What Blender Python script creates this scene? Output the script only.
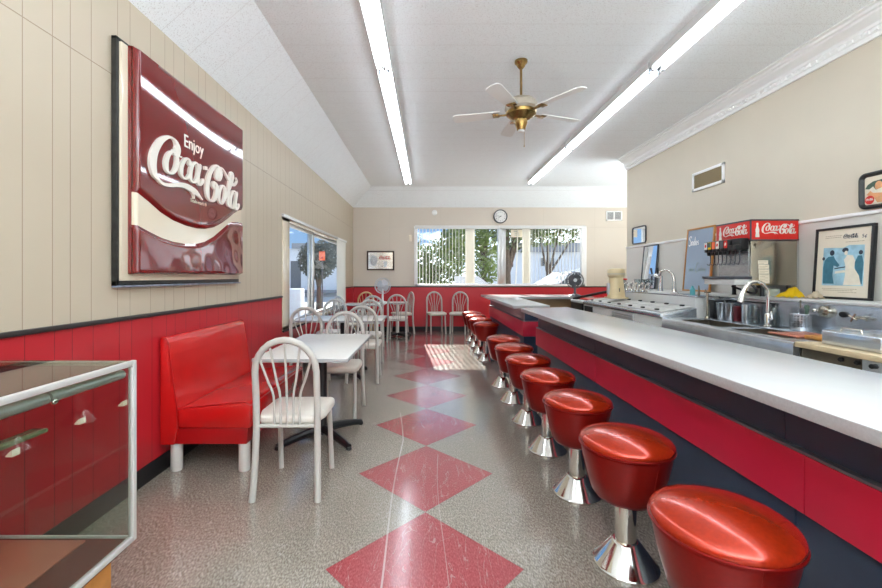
import bpy, bmesh, math, random
from math import pi, sin, cos, radians
from mathutils import Vector, Matrix

random.seed(7)
for _o in list(bpy.data.objects):
    bpy.data.objects.remove(_o, do_unlink=True)
SC = bpy.context.scene
COL = SC.collection

# ------------------------------------------------------------------ camera
EYE = 1.30
cam_d = bpy.data.cameras.new('camera')
cam_d.sensor_width = 36.0
cam_d.lens = 36.0 * 410.0 / 882.0
cam_d.shift_x = 13.0 / 882.0
cam_d.shift_y = -17.5 / 882.0
cam_d.clip_start = 0.05
cam_d.clip_end = 400
cam = bpy.data.objects.new('camera', cam_d)
COL.objects.link(cam)
cam.location = (0, 0, EYE)
cam.rotation_euler = (pi / 2, 0, 0)
SC.camera = cam

# ------------------------------------------------------------------ view
SC.view_settings.view_transform = 'Standard'
SC.view_settings.look = 'None'
SC.view_settings.gamma = 1.0
SC.view_settings.use_curve_mapping = False
SC.view_settings.exposure = 0.06
SC.cycles.max_bounces = 10
SC.cycles.diffuse_bounces = 8
SC.cycles.glossy_bounces = 5
SC.cycles.transmission_bounces = 8
SC.cycles.transparent_max_bounces = 16
SC.cycles.caustics_reflective = False
SC.cycles.caustics_refractive = False
SC.cycles.sample_clamp_indirect = 6.0
TUBE_POWER = 12.0
SKY_POWER = 1.0
SUN_POWER = 13.0


def lin(c):
    r = []
    for v in c:
        v = v / 255.0
        r.append(v / 12.92 if v <= 0.04045 else ((v + 0.055) / 1.055) ** 2.4)
    return (r[0], r[1], r[2], 1.0)


# ------------------------------------------------------------------ sky
world = bpy.data.worlds.new('sky')
SC.world = world
world.use_nodes = True
wn = world.node_tree.nodes
wl = world.node_tree.links
wn.clear()
w_out = wn.new('ShaderNodeOutputWorld')
w_bg = wn.new('ShaderNodeBackground')
w_bg.inputs['Strength'].default_value = SKY_POWER
w_co = wn.new('ShaderNodeTexCoord')
w_sep = wn.new('ShaderNodeSeparateXYZ')
w_ramp = wn.new('ShaderNodeValToRGB')
w_ramp.color_ramp.elements[0].position = 0.0
w_ramp.color_ramp.elements[0].color = lin((168, 205, 246))
w_ramp.color_ramp.elements[1].position = 0.35
w_ramp.color_ramp.elements[1].color = lin((96, 160, 232))
w_map = wn.new('ShaderNodeMapping')
w_map.inputs['Scale'].default_value = (3.2, 3.2, 7.5)
w_map.inputs['Location'].default_value = (0.55, 0.0, 0.1)
w_noise = wn.new('ShaderNodeTexNoise')
w_noise.inputs['Scale'].default_value = 1.6
w_noise.inputs['Detail'].default_value = 7.0
w_noise.inputs['Roughness'].default_value = 0.55
w_cr = wn.new('ShaderNodeValToRGB')
w_cr.color_ramp.elements[0].position = 0.40
w_cr.color_ramp.elements[0].color = (0, 0, 0, 1)
w_cr.color_ramp.elements[1].position = 0.50
w_cr.color_ramp.elements[1].color = (1, 1, 1, 1)
w_mix = wn.new('ShaderNodeMix')
w_mix.data_type = 'RGBA'
w_mix.inputs[7].default_value = (3.2, 3.4, 3.7, 1)
wl.new(w_co.outputs['Generated'], w_sep.inputs[0])
wl.new(w_sep.outputs['Z'], w_ramp.inputs[0])
wl.new(w_co.outputs['Generated'], w_map.inputs[0])
wl.new(w_map.outputs[0], w_noise.inputs['Vector'])
w_bias = wn.new('ShaderNodeMath')
w_bias.operation = 'MULTIPLY_ADD'
w_bias.inputs[1].default_value = 0.45
wl.new(w_sep.outputs['X'], w_bias.inputs[0])
wl.new(w_noise.outputs['Fac'], w_bias.inputs[2])
w_bias2 = wn.new('ShaderNodeMath')
w_bias2.operation = 'MULTIPLY_ADD'
w_bias2.inputs[1].default_value = -0.5
wl.new(w_sep.outputs['Z'], w_bias2.inputs[0])
wl.new(w_bias.outputs[0], w_bias2.inputs[2])
wl.new(w_bias2.outputs[0], w_cr.inputs[0])
wl.new(w_cr.outputs[0], w_mix.inputs[0])
wl.new(w_ramp.outputs[0], w_mix.inputs[6])
wl.new(w_mix.outputs[2], w_bg.inputs['Color'])
wl.new(w_bg.outputs[0], w_out.inputs[0])

# ------------------------------------------------------------------ sun (through the far window)
sun_d = bpy.data.lights.new('sun', 'SUN')
sun_d.energy = SUN_POWER
sun_d.angle = radians(0.6)
sun_d.color = (1.0, 0.95, 0.86)
sun = bpy.data.objects.new('sun', sun_d)
COL.objects.link(sun)
sun.location = (0, 30, 20)
sun_dir = Vector((0.075, -cos(radians(30.6)), -sin(radians(30.6))))
sun.rotation_euler = sun_dir.to_track_quat('-Z', 'Y').to_euler()


# ------------------------------------------------------------------ unseen fill lamp added behind the viewpoint to brighten the ceiling
rear_fill_d = bpy.data.lights.new('ceiling_fill', 'AREA')
rear_fill_d.shape = 'RECTANGLE'
rear_fill_d.size = 3.6
rear_fill_d.size_y = 1.2
rear_fill_d.energy = 350.0
rear_fill_d.color = (0.84, 0.94, 1.0)
rear_fill = bpy.data.objects.new('ceiling_fill', rear_fill_d)
COL.objects.link(rear_fill)
rear_fill.location = (0.9, -1.6, 1.9)
rear_fill.rotation_euler = Vector((0.0, 0.0, 1.0)).to_track_quat('-Z', 'Y').to_euler()

# unseen fill lamp added past the right wall for the far ceiling
alc_d = bpy.data.lights.new('alcove_fill', 'AREA')
alc_d.shape = 'RECTANGLE'
alc_d.size = 1.6
alc_d.size_y = 1.2
alc_d.energy = 85.0
alc_d.color = (0.84, 0.94, 1.0)
alc = bpy.data.objects.new('alcove_fill', alc_d)
COL.objects.link(alc)
alc.location = (5.1, 7.2, 1.4)
alc.rotation_euler = Vector((-0.2, 0.0, 1.0)).to_track_quat('-Z', 'Y').to_euler()


# ================================================================== materials
def mat(name, col, rough=0.5, metal=0.0, coat=0.0, var=0.0, vscale=8.0, bump=0.0, bscale=60.0, spec=0.5, coat_rough=0.05):
    m = bpy.data.materials.new(name)
    m.use_nodes = True
    nt = m.node_tree
    b = nt.nodes['Principled BSDF']
    c = lin(col)
    b.inputs['Base Color'].default_value = c
    b.inputs['Roughness'].default_value = rough
    b.inputs['Metallic'].default_value = metal
    b.inputs['Coat Weight'].default_value = coat
    b.inputs['Coat Roughness'].default_value = coat_rough
    b.inputs['Specular IOR Level'].default_value = spec
    tc = None
    if var or bump:
        tc = nt.nodes.new('ShaderNodeTexCoord')
    if var:
        n = nt.nodes.new('ShaderNodeTexNoise')
        n.inputs['Scale'].default_value = vscale
        n.inputs['Detail'].default_value = 4
        nt.links.new(tc.outputs['Object'], n.inputs['Vector'])
        r = nt.nodes.new('ShaderNodeValToRGB')
        r.color_ramp.elements[0].position = 0.3
        r.color_ramp.elements[1].position = 0.7
        r.color_ramp.elements[0].color = tuple(max(0, x * (1 - var)) for x in c[:3]) + (1,)
        r.color_ramp.elements[1].color = tuple(min(1, x * (1 + var)) for x in c[:3]) + (1,)
        nt.links.new(n.outputs['Fac'], r.inputs[0])
        nt.links.new(r.outputs[0], b.inputs['Base Color'])
    if bump:
        n2 = nt.nodes.new('ShaderNodeTexNoise')
        n2.inputs['Scale'].default_value = bscale
        n2.inputs['Detail'].default_value = 3
        nt.links.new(tc.outputs['Object'], n2.inputs['Vector'])
        bp = nt.nodes.new('ShaderNodeBump')
        bp.inputs['Strength'].default_value = bump
        bp.inputs['Distance'].default_value = 0.004
        nt.links.new(n2.outputs['Fac'], bp.inputs['Height'])
        nt.links.new(bp.outputs[0], b.inputs['Normal'])
    return m


def math_node(nt, op, a, b=None, c=None):
    n = nt.nodes.new('ShaderNodeMath')
    n.operation = op
    for i, v in enumerate((a, b, c)):
        if v is None:
            continue
        if hasattr(v, 'is_output') or isinstance(v, bpy.types.NodeSocket):
            nt.links.new(v, n.inputs[i])
        else:
            n.inputs[i].default_value = v
    return n.outputs[0]


def groove_mat(name, col, groove_col, axis, offs, period, start, rough=0.45, seam=None, halfw=0.0022, noise=0.05):
    """painted panelling with vertical grooves at uneven spacing (and one level seam)"""
    m = mat(name, col, rough)
    nt = m.node_tree
    b = nt.nodes['Principled BSDF']
    geo = nt.nodes.new('ShaderNodeNewGeometry')
    sep = nt.nodes.new('ShaderNodeSeparateXYZ')
    nt.links.new(geo.outputs['Position'], sep.inputs[0])
    y = math_node(nt, 'SUBTRACT', sep.outputs[axis], start - period * 20)
    y = math_node(nt, 'MODULO', y, period)
    acc = None
    for o in offs:
        k = math_node(nt, 'COMPARE', y, o + 0.004, halfw)
        acc = k if acc is None else math_node(nt, 'ADD', acc, k)
    if seam is not None:
        k = math_node(nt, 'COMPARE', sep.outputs[2], seam, 0.0025)
        acc = math_node(nt, 'MAXIMUM', acc, k)
    n = nt.nodes.new('ShaderNodeTexNoise')
    n.inputs['Scale'].default_value = 2.5
    n.inputs['Detail'].default_value = 5
    nt.links.new(geo.outputs['Position'], n.inputs['Vector'])
    hsv = nt.nodes.new('ShaderNodeHueSaturation')
    hsv.inputs['Color'].default_value = lin(col)
    v = math_node(nt, 'MULTIPLY_ADD', n.outputs['Fac'], noise * 2, 1.0 - noise)
    nt.links.new(v, hsv.inputs['Value'])
    mx = nt.nodes.new('ShaderNodeMix')
    mx.data_type = 'RGBA'
    mx.inputs[7].default_value = lin(groove_col)
    nt.links.new(acc, mx.inputs[0])
    nt.links.new(hsv.outputs[0], mx.inputs[6])
    nt.links.new(mx.outputs[2], b.inputs['Base Color'])
    bp = nt.nodes.new('ShaderNodeBump')
    bp.inputs['Distance'].default_value = 0.003
    bp.inputs['Strength'].default_value = 0.8
    bp.invert = True
    nt.links.new(acc, bp.inputs['Height'])
    nt.links.new(bp.outputs[0], b.inputs['Normal'])
    return m


def glass_mat(name, tint=(255, 255, 255), refl=1.0, rough=0.0, ior=1.45):
    """thin pane: mostly clear with a fresnel reflection"""
    m = bpy.data.materials.new(name)
    m.use_nodes = True
    nt = m.node_tree
    nt.nodes.clear()
    o = nt.nodes.new('ShaderNodeOutputMaterial')
    t = nt.nodes.new('ShaderNodeBsdfTransparent')
    t.inputs[0].default_value = lin(tint)
    g = nt.nodes.new('ShaderNodeBsdfGlossy')
    g.inputs['Roughness'].default_value = rough
    f = nt.nodes.new('ShaderNodeLayerWeight')
    f.inputs['Blend'].default_value = 0.5
    f0 = ((ior - 1) / (ior + 1)) ** 2
    k = math_node(nt, 'MULTIPLY_ADD', math_node(nt, 'POWER', f.outputs['Facing'], 5.0), (1 - f0) * refl, f0 * refl)
    mx = nt.nodes.new('ShaderNodeMixShader')
    nt.links.new(k, mx.inputs[0])
    nt.links.new(t.outputs[0], mx.inputs[1])
    nt.links.new(g.outputs[0], mx.inputs[2])
    nt.links.new(mx.outputs[0], o.inputs[0])
    return m


def emit_mat(name, col, strength):
    m = bpy.data.materials.new(name)
    m.use_nodes = True
    nt = m.node_tree
    b = nt.nodes['Principled BSDF']
    b.inputs['Base Color'].default_value = lin(col)
    b.inputs['Emission Color'].default_value = lin(col)
    b.inputs['Emission Strength'].default_value = strength
    return m


M = {}
GO = [0.0, 0.144, 0.241, 0.368, 0.552, 0.650]
M['wall_left'] = groove_mat('cream_panelling', (193, 180, 159), (161, 142, 122), 1, GO, 0.83, 1.795, seam=2.44, noise=0.02)
M['wainscot'] = groove_mat('red_panelling', (184, 34, 44), (124, 14, 24), 1, GO, 0.83, 1.795, rough=0.3, noise=0.03)
M['wall_far'] = groove_mat('taupe_panelling', (214, 203, 189), (198, 187, 173), 0, [0.0], 1.22, 0.3, seam=2.47, noise=0.02)
M['wall_right'] = mat('warm_white_plaster', (216, 206, 188), 0.6, var=0.03, vscale=1.5, bump=0.08, bscale=40)
M['wall_panel'] = groove_mat('pale_panelling', (216, 213, 206), (184, 180, 174), 1, [0.0], 1.22, 3.86, noise=0.02)
M['wainscot_far'] = mat('red_wainscot', (192, 34, 46), 0.35, var=0.05, vscale=2)
M['black_rail'] = mat('black_rail_paint', (34, 30, 30), 0.35)
M['black_base'] = mat('black_vinyl_base', (20, 20, 22), 0.4)
M['trim_white'] = mat('white_trim_paint', (247, 247, 246), 0.4)
M['alu'] = mat('brushed_aluminium', (205, 206, 206), 0.32, 0.75, var=0.05, vscale=30)
M['alu_white'] = mat('pale_anodised_frame', (214, 214, 212), 0.4, 0.3)
M['chrome'] = mat('chrome', (225, 222, 216), 0.09, 1.0)
M['steel'] = mat('stainless_steel', (200, 206, 213), 0.22, 0.8, var=0.10, vscale=14, bump=0.03, bscale=80)
M['steel_warm'] = mat('stainless_side', (176, 168, 152), 0.22, 0.95, var=0.06, vscale=4)
M['steel_dark'] = mat('worn_steel', (120, 112, 98), 0.35, 0.85, var=0.25, vscale=9)
M['brass'] = mat('antique_brass', (150, 122, 74), 0.25, 1.0)
M['glass'] = glass_mat('window_glass', (250, 252, 252), refl=0.22)
M['case_glass'] = glass_mat('case_glass', (240, 246, 242), ior=1.5)
M['top_glass'] = glass_mat('case_top_glass', (214, 214, 200), ior=1.55)
M['clear'] = glass_mat('clear_glassware', (236, 240, 240), ior=1.6)
M['laminate'] = mat('white_laminate', (196, 197, 198), 0.16, var=0.015, vscale=6, spec=0.5)
M['lam_edge'] = mat('grey_laminate_edge', (168, 169, 170), 0.4, var=0.06, vscale=120)
M['table_white'] = mat('white_table_laminate', (226, 224, 220), 0.25, var=0.03, vscale=40)
M['counter_black'] = mat('charcoal_laminate', (46, 60, 82), 0.35, var=0.08, vscale=10, bump=0.05, bscale=150)
M['counter_red'] = mat('crimson_laminate', (198, 34, 64), 0.38, var=0.06, vscale=5)
M['ledge_grey'] = mat('grey_metal_strip', (120, 122, 128), 0.35, 0.6)
M['booth_red'] = mat('red_vinyl', (196, 22, 22), 0.2, var=0.05, vscale=4, bump=0.06, bscale=45, coat=0.35, coat_rough=0.15)
M['booth_pipe'] = mat('dark_red_piping', (178, 18, 20), 0.3)
M['booth_base'] = mat('red_vinyl_base', (168, 16, 20), 0.32, var=0.06, vscale=3, bump=0.06, bscale=30)
M['stool_red'] = mat('metallic_red_vinyl_lit', (178, 46, 14), 0.22, metal=0.45, var=0.10, vscale=90, coat=0.5, coat_rough=0.08)  # orange sheen of the lit seat top put into this colour
M['stool_side'] = mat('metallic_red_vinyl_shaded', (128, 14, 8), 0.28, metal=0.35, var=0.06, vscale=90, coat=0.12, spec=0.3, coat_rough=0.1)  # same vinyl, darker: shade on the stool sides put into the colour
M['chair_paint'] = mat('pale_grey_enamel', (188, 184, 178), 0.32, var=0.03, vscale=10)
M['chair_white'] = mat('white_enamel', (232, 230, 226), 0.3)
M['chair_cream'] = mat('cream_enamel', (214, 190, 140), 0.35)
M['seat_vinyl'] = mat('off_white_vinyl', (228, 222, 212), 0.35, var=0.04, vscale=10, bump=0.1, bscale=120)
M['cast_black'] = mat('black_cast_iron', (26, 26, 29), 0.35)
M['black'] = mat('black_plastic', (22, 22, 24), 0.35)
M['dark'] = mat('dark_void', (12, 12, 12), 0.7)
M['white'] = mat('white_plastic', (235, 235, 232), 0.35)
M['cream'] = mat('cream_enamel_body', (226, 205, 160), 0.28, var=0.03, vscale=6)
M['sign_red'] = mat('deep_red_sign_plastic', (112, 14, 14), 0.06, coat=0.6, coat_rough=0.02)
M['sign_cream'] = mat('aged_white_plastic', (222, 210, 188), 0.12, coat=0.4, coat_rough=0.03)
M['sign_white'] = mat('white_lettering', (240, 236, 226), 0.25)
M['sign_black'] = mat('chipped_black_frame', (36, 36, 34), 0.45, var=0.5, vscale=20)
M['sign_blue'] = mat('worn_frame_base', (132, 140, 158), 0.4, var=0.35, vscale=22)
M['wood'] = mat('oak_wood', (196, 132, 62), 0.45, var=0.22, vscale=12)
M['wood_frame'] = mat('honey_wood_frame', (188, 130, 66), 0.4, var=0.15, vscale=14)
M['wood_dark'] = mat('dark_walnut', (66, 44, 34), 0.4, var=0.2, vscale=20)
M['board_wood'] = mat('worn_cutting_board', (214, 192, 156), 0.5, var=0.08, vscale=12)
M['case_floor'] = mat('brown_display_deck', (96, 52, 44), 0.35, var=0.06, vscale=8)
M['case_board'] = mat('pinkish_board', (172, 104, 84), 0.3, var=0.06, vscale=5)
M['mirror'] = mat('mirror', (245, 246, 247), 0.02, 1.0)
M['red_script'] = mat('red_print', (190, 40, 40), 0.4)
M['red_panel'] = mat('bright_red_panel', (214, 38, 28), 0.3)
M['sign_dark'] = mat('dark_grey_trim', (70, 72, 80), 0.35)
M['chalk'] = mat('slate_board', (150, 168, 190), 0.2, var=0.06, vscale=3, coat=0.3)
M['chalk_white'] = mat('white_chalk', (238, 240, 242), 0.7)
M['chalk_grey'] = mat('faded_chalk', (142, 158, 160), 0.7)
M['paper'] = mat('aged_paper', (232, 222, 202), 0.5, var=0.03, vscale=10)
M['print_blue'] = mat('pale_blue_print', (160, 200, 216), 0.55, var=0.25, vscale=14)
M['print_teal'] = mat('teal_print', (62, 118, 138), 0.55, var=0.15, vscale=25)
M['print_dark'] = mat('dark_print', (50, 60, 74), 0.6)
M['print_cream'] = mat('cream_print', (234, 226, 208), 0.55, var=0.06, vscale=25)
M['skin'] = mat('warm_print', (226, 164, 116), 0.5, var=0.15, vscale=30)
M['green_print'] = mat('green_print', (74, 96, 82), 0.5, var=0.3, vscale=30)
M['orange'] = mat('orange_print', (236, 104, 62), 0.4)
M['yellow_cloth'] = mat('yellow_cloth', (240, 206, 20), 0.85, bump=0.4, bscale=60)
M['beige_cloth'] = mat('beige_cloth', (222, 206, 180), 0.85, bump=0.3, bscale=60)
M['fan_grey'] = mat('dark_grey_plastic', (82, 84, 90), 0.35)
M['fan_silver'] = mat('silver_plastic', (196, 198, 202), 0.3, 0.3)
M['vent_brown'] = mat('tan_louvres', (160, 142, 108), 0.5)
M['slat'] = mat('ivory_vinyl_slat', (238, 236, 229), 0.45)


def make_slat_translucent():
    nt = M['slat'].node_tree
    tr = nt.nodes.new('ShaderNodeBsdfTranslucent')
    tr.inputs[0].default_value = lin((244, 242, 234))
    mx = nt.nodes.new('ShaderNodeMixShader')
    mx.inputs[0].default_value = 0.35
    nt.links.new(nt.nodes['Principled BSDF'].outputs[0], mx.inputs[1])
    nt.links.new(tr.outputs[0], mx.inputs[2])
    nt.links.new(mx.outputs[0], nt.nodes['Material Output'].inputs[0])


make_slat_translucent()
M['blind_rail'] = mat('white_blind_rail', (226, 226, 224), 0.4)
M['teal'] = mat('teal_plastic', (96, 176, 186), 0.35)
M['maroon'] = mat('maroon_plastic', (90, 16, 26), 0.35)
M['pale_grey'] = mat('pale_grey_enamel_fixture', (222, 222, 220), 0.35)
M['tube'] = emit_mat('lit_fluorescent_tube', (234, 245, 255), TUBE_POWER)
M['leaf'] = mat('leaf_green', (120, 136, 70), 0.6, var=0.45, vscale=1.2)
M['leaf_dark'] = mat('leaf_dark_green', (98, 108, 74), 0.6, var=0.4, vscale=1.2)
M['leaf_grey'] = mat('leaf_grey_green', (92, 96, 88), 0.6, var=0.3, vscale=1.2)
M['bark'] = mat('bark', (96, 82, 70), 0.8, var=0.2, vscale=12)
M['stucco'] = mat('white_stucco', (226, 228, 232), 0.8, var=0.04, vscale=1.5)
M['stucco_grey'] = mat('grey_stucco', (150, 152, 156), 0.8, var=0.05, vscale=1.5)
M['door_grey'] = mat('grey_door', (112, 114, 116), 0.6)
M['asphalt'] = mat('sunlit_paving', (178, 176, 172), 0.9, var=0.08, vscale=0.8)
M['car_paint'] = mat('white_car_paint', (232, 234, 238), 0.2, coat=0.7)
M['tyre'] = mat('tyre_rubber', (26, 26, 28), 0.8)
M['dark_glass'] = mat('dark_car_glass', (40, 48, 56), 0.08)

# ---- ceiling tile: stippled white acoustic tile with faint square joints
def make_ceiling_mat():
    m = mat('acoustic_tile', (232, 233, 234), 0.75)
    nt = m.node_tree
    b = nt.nodes['Principled BSDF']
    geo = nt.nodes.new('ShaderNodeNewGeometry')
    sep = nt.nodes.new('ShaderNodeSeparateXYZ')
    nt.links.new(geo.outputs['Position'], sep.inputs[0])
    ys = math_node(nt, 'MODULO', math_node(nt, 'ADD', sep.outputs[1], 30.05), 0.305)
    jy = math_node(nt, 'COMPARE', ys, 0.15, 0.0018)
    xs = math_node(nt, 'MODULO', math_node(nt, 'ADD', sep.outputs[0], 30.0), 0.61)
    jx = math_node(nt, 'COMPARE', xs, 0.15, 0.0010)
    j = math_node(nt, 'MAXIMUM', jy, math_node(nt, 'MULTIPLY', jx, 0.25))
    v = nt.nodes.new('ShaderNodeTexNoise')
    v.inputs['Scale'].default_value = 120.0
    v.inputs['Detail'].default_value = 2.0
    nt.links.new(geo.outputs['Position'], v.inputs['Vector'])
    r = nt.nodes.new('ShaderNodeValToRGB')
    r.color_ramp.elements[0].position = 0.33
    r.color_ramp.elements[0].color = (0, 0, 0, 1)
    r.color_ramp.elements[1].position = 0.44
    r.color_ramp.elements[1].color = (1, 1, 1, 1)
    nt.links.new(v.outputs['Fac'], r.inputs[0])
    mx = nt.nodes.new('ShaderNodeMix')
    mx.data_type = 'RGBA'
    mx.inputs[6].default_value = lin((218, 219, 220))
    mx.inputs[7].default_value = lin((247, 252, 254))
    nt.links.new(r.outputs[0], mx.inputs[0])
    m2 = nt.nodes.new('ShaderNodeMix')
    m2.data_type = 'RGBA'
    m2.inputs[7].default_value = lin((222, 222, 222))
    nt.links.new(j, m2.inputs[0])
    nt.links.new(mx.outputs[2], m2.inputs[6])
    nt.links.new(m2.outputs[2], b.inputs['Base Color'])
    bp = nt.nodes.new('ShaderNodeBump')
    bp.inputs['Strength'].default_value = 0.3
    bp.inputs['Distance'].default_value = 0.003
    nt.links.new(r.outputs[0], bp.inputs['Height'])
    nt.links.new(bp.outputs[0], b.inputs['Normal'])
    return m


M['ceiling'] = make_ceiling_mat()


# ---- floor: speckled vinyl tile with a row of red diamonds
def make_floor_mat():
    m = mat('speckled_vinyl_tile', (165, 160, 152), 0.2)
    nt = m.node_tree
    b = nt.nodes['Principled BSDF']
    geo = nt.nodes.new('ShaderNodeNewGeometry')
    sep = nt.nodes.new('ShaderNodeSeparateXYZ')
    nt.links.new(geo.outputs['Position'], sep.inputs[0])
    # diamonds
    D = 0.885
    yy = math_node(nt, 'MODULO', math_node(nt, 'ADD', sep.outputs[1], 20 * D - 2.705 + D / 2), D)
    ay = math_node(nt, 'ABSOLUTE', math_node(nt, 'SUBTRACT', yy, D / 2))
    ax = math_node(nt, 'ABSOLUTE', math_node(nt, 'ADD', sep.outputs[0], 0.015))
    s = math_node(nt, 'ADD', ax, ay)
    dia = math_node(nt, 'LESS_THAN', s, D / 2 - 0.002)
    edge = math_node(nt, 'COMPARE', s, D / 2, 0.003)
    # terrazzo-like speckle
    map1 = nt.nodes.new('ShaderNodeMapping')
    map1.inputs['Scale'].default_value = (150, 62, 1)
    map1.inputs['Rotation'].default_value = (0, 0, 0.5)
    nt.links.new(geo.outputs['Position'], map1.inputs[0])
    n1 = nt.nodes.new('ShaderNodeTexNoise')
    n1.inputs['Scale'].default_value = 1.0
    n1.inputs['Detail'].default_value = 3.0
    nt.links.new(map1.outputs[0], n1.inputs['Vector'])
    r1 = nt.nodes.new('ShaderNodeValToRGB')
    cr = r1.color_ramp
    cr.elements[0].position = 0.34
    cr.elements[0].color = lin((118, 108, 96))
    cr.elements[1].position = 0.72
    cr.elements[1].color = lin((184, 176, 165))
    e = cr.elements.new(0.5)
    e.color = lin((147, 138, 126))
    nt.links.new(n1.outputs['Fac'], r1.inputs[0])
    r2 = nt.nodes.new('ShaderNodeValToRGB')
    cr = r2.color_ramp
    cr.elements[0].position = 0.30
    cr.elements[0].color = lin((138, 44, 50))
    cr.elements[1].position = 0.72
    cr.elements[1].color = lin((182, 92, 96))
    e = cr.elements.new(0.5)
    e.color = lin((158, 64, 70))
    nt.links.new(n1.outputs['Fac'], r2.inputs[0])
    # large soft wear
    n2 = nt.nodes.new('ShaderNodeTexNoise')
    n2.inputs['Scale'].default_value = 2.2
    n2.inputs['Detail'].default_value = 6.0
    nt.links.new(geo.outputs['Position'], n2.inputs['Vector'])
    mx = nt.nodes.new('ShaderNodeMix')
    mx.data_type = 'RGBA'
    nt.links.new(dia, mx.inputs[0])
    nt.links.new(r1.outputs[0], mx.inputs[6])
    nt.links.new(r2.outputs[0], mx.inputs[7])
    # joints every 12 inches
    jx = math_node(nt, 'COMPARE', math_node(nt, 'MODULO', math_node(nt, 'ADD', sep.outputs[0], 30.0), 0.313), 0.1, 0.0012)
    jy = math_node(nt, 'COMPARE', math_node(nt, 'MODULO', math_node(nt, 'ADD', sep.outputs[1], 30.0), 0.313), 0.1, 0.0012)
    j = math_node(nt, 'MULTIPLY', math_node(nt, 'MAXIMUM', jx, jy), 0.35)
    j = math_node(nt, 'MULTIPLY', j, math_node(nt, 'SUBTRACT', 1.0, dia))
    j = math_node(nt, 'MAXIMUM', j, math_node(nt, 'MULTIPLY', edge, 0.35))
    m2 = nt.nodes.new('ShaderNodeMix')
    m2.data_type = 'RGBA'
    m2.inputs[7].default_value = lin((96, 84, 78))
    nt.links.new(j, m2.inputs[0])
    nt.links.new(mx.outputs[2], m2.inputs[6])
    # long pale scuff marks dragged along the aisle
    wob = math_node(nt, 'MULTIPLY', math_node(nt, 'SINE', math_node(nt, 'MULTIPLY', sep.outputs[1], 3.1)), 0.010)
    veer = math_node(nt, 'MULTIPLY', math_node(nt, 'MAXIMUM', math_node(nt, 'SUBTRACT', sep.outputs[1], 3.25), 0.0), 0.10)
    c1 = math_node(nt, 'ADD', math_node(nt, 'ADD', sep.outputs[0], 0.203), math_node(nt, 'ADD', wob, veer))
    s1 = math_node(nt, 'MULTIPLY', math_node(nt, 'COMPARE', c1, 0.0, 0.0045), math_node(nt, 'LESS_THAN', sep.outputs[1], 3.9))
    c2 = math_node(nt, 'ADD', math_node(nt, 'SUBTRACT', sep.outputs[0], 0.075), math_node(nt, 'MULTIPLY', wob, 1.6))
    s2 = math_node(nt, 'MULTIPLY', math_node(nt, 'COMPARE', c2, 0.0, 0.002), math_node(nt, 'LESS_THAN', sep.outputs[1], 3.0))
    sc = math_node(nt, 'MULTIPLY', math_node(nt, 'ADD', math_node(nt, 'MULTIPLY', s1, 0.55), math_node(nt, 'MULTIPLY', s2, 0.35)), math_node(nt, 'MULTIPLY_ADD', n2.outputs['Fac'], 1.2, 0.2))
    # fine random scratches
    n4 = nt.nodes.new('ShaderNodeTexNoise')
    n4.inputs['Scale'].default_value = 1.0
    n4.inputs['Detail'].default_value = 4.0
    n4.inputs['Distortion'].default_value = 1.2
    map4 = nt.nodes.new('ShaderNodeMapping')
    map4.inputs['Scale'].default_value = (9, 2.2, 1)
    map4.inputs['Rotation'].default_value = (0, 0, 0.35)
    nt.links.new(geo.outputs['Position'], map4.inputs[0])
    nt.links.new(map4.outputs[0], n4.inputs['Vector'])
    s3 = math_node(nt, 'MULTIPLY', math_node(nt, 'COMPARE', n4.outputs['Fac'], 0.5, 0.004), 0.22)
    sc = math_node(nt, 'MAXIMUM', sc, s3)
    m3 = nt.nodes.new('ShaderNodeMix')
    m3.data_type = 'RGBA'
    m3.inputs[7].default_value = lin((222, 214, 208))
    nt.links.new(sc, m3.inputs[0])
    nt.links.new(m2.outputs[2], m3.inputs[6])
    hsv = nt.nodes.new('ShaderNodeHueSaturation')
    nt.links.new(m3.outputs[2], hsv.inputs['Color'])
    nt.links.new(math_node(nt, 'MULTIPLY_ADD', n2.outputs['Fac'], 0.26, 0.87), hsv.inputs['Value'])
    nt.links.new(hsv.outputs[0], b.inputs['Base Color'])
    nt.links.new(math_node(nt, 'MULTIPLY_ADD', n2.outputs['Fac'], 0.12, 0.14), b.inputs['Roughness'])
    b.inputs['Specular IOR Level'].default_value = 0.9
    b.inputs['Coat Weight'].default_value = 0.5
    b.inputs['Coat Roughness'].default_value = 0.11
    bp = nt.nodes.new('ShaderNodeBump')
    bp.inputs['Strength'].default_value = 0.12
    bp.inputs['Distance'].default_value = 0.01
    n3 = nt.nodes.new('ShaderNodeTexNoise')
    n3.inputs['Scale'].default_value = 7.0
    n3.inputs['Detail'].default_value = 3.0
    nt.links.new(geo.outputs['Position'], n3.inputs['Vector'])
    nt.links.new(n3.outputs['Fac'], bp.inputs['Height'])
    nt.links.new(bp.outputs[0], b.inputs['Normal'])
    return m


M['floor'] = make_floor_mat()


# ================================================================== mesh helpers
def new():
    return bmesh.new()


def box(bm, x0, x1, y0, y1, z0, z1, bev=0.0, seg=2, mtx=None):
    t = bmesh.new()
    vs = [t.verts.new((x, y, z)) for z in (z0, z1) for y in (y0, y1) for x in (x0, x1)]
    for f in ((0, 2, 3, 1), (4, 5, 7, 6), (0, 1, 5, 4), (2, 6, 7, 3), (0, 4, 6, 2), (1, 3, 7, 5)):
        t.faces.new([vs[i] for i in f])
    if bev > 0:
        bmesh.ops.bevel(t, geom=t.edges[:] + t.verts[:], offset=bev, segments=seg, affect='EDGES', profile=0.5)
    if mtx is not None:
        bmesh.ops.transform(t, matrix=mtx, verts=t.verts[:])
    join(bm, t)
    return bm


def join(bm, t):
    me = bpy.data.meshes.new('tmp')
    bmesh.ops.recalc_face_normals(t, faces=t.faces[:])
    t.to_mesh(me)
    t.free()
    bm.from_mesh(me)
    bpy.data.meshes.remove(me)


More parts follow.
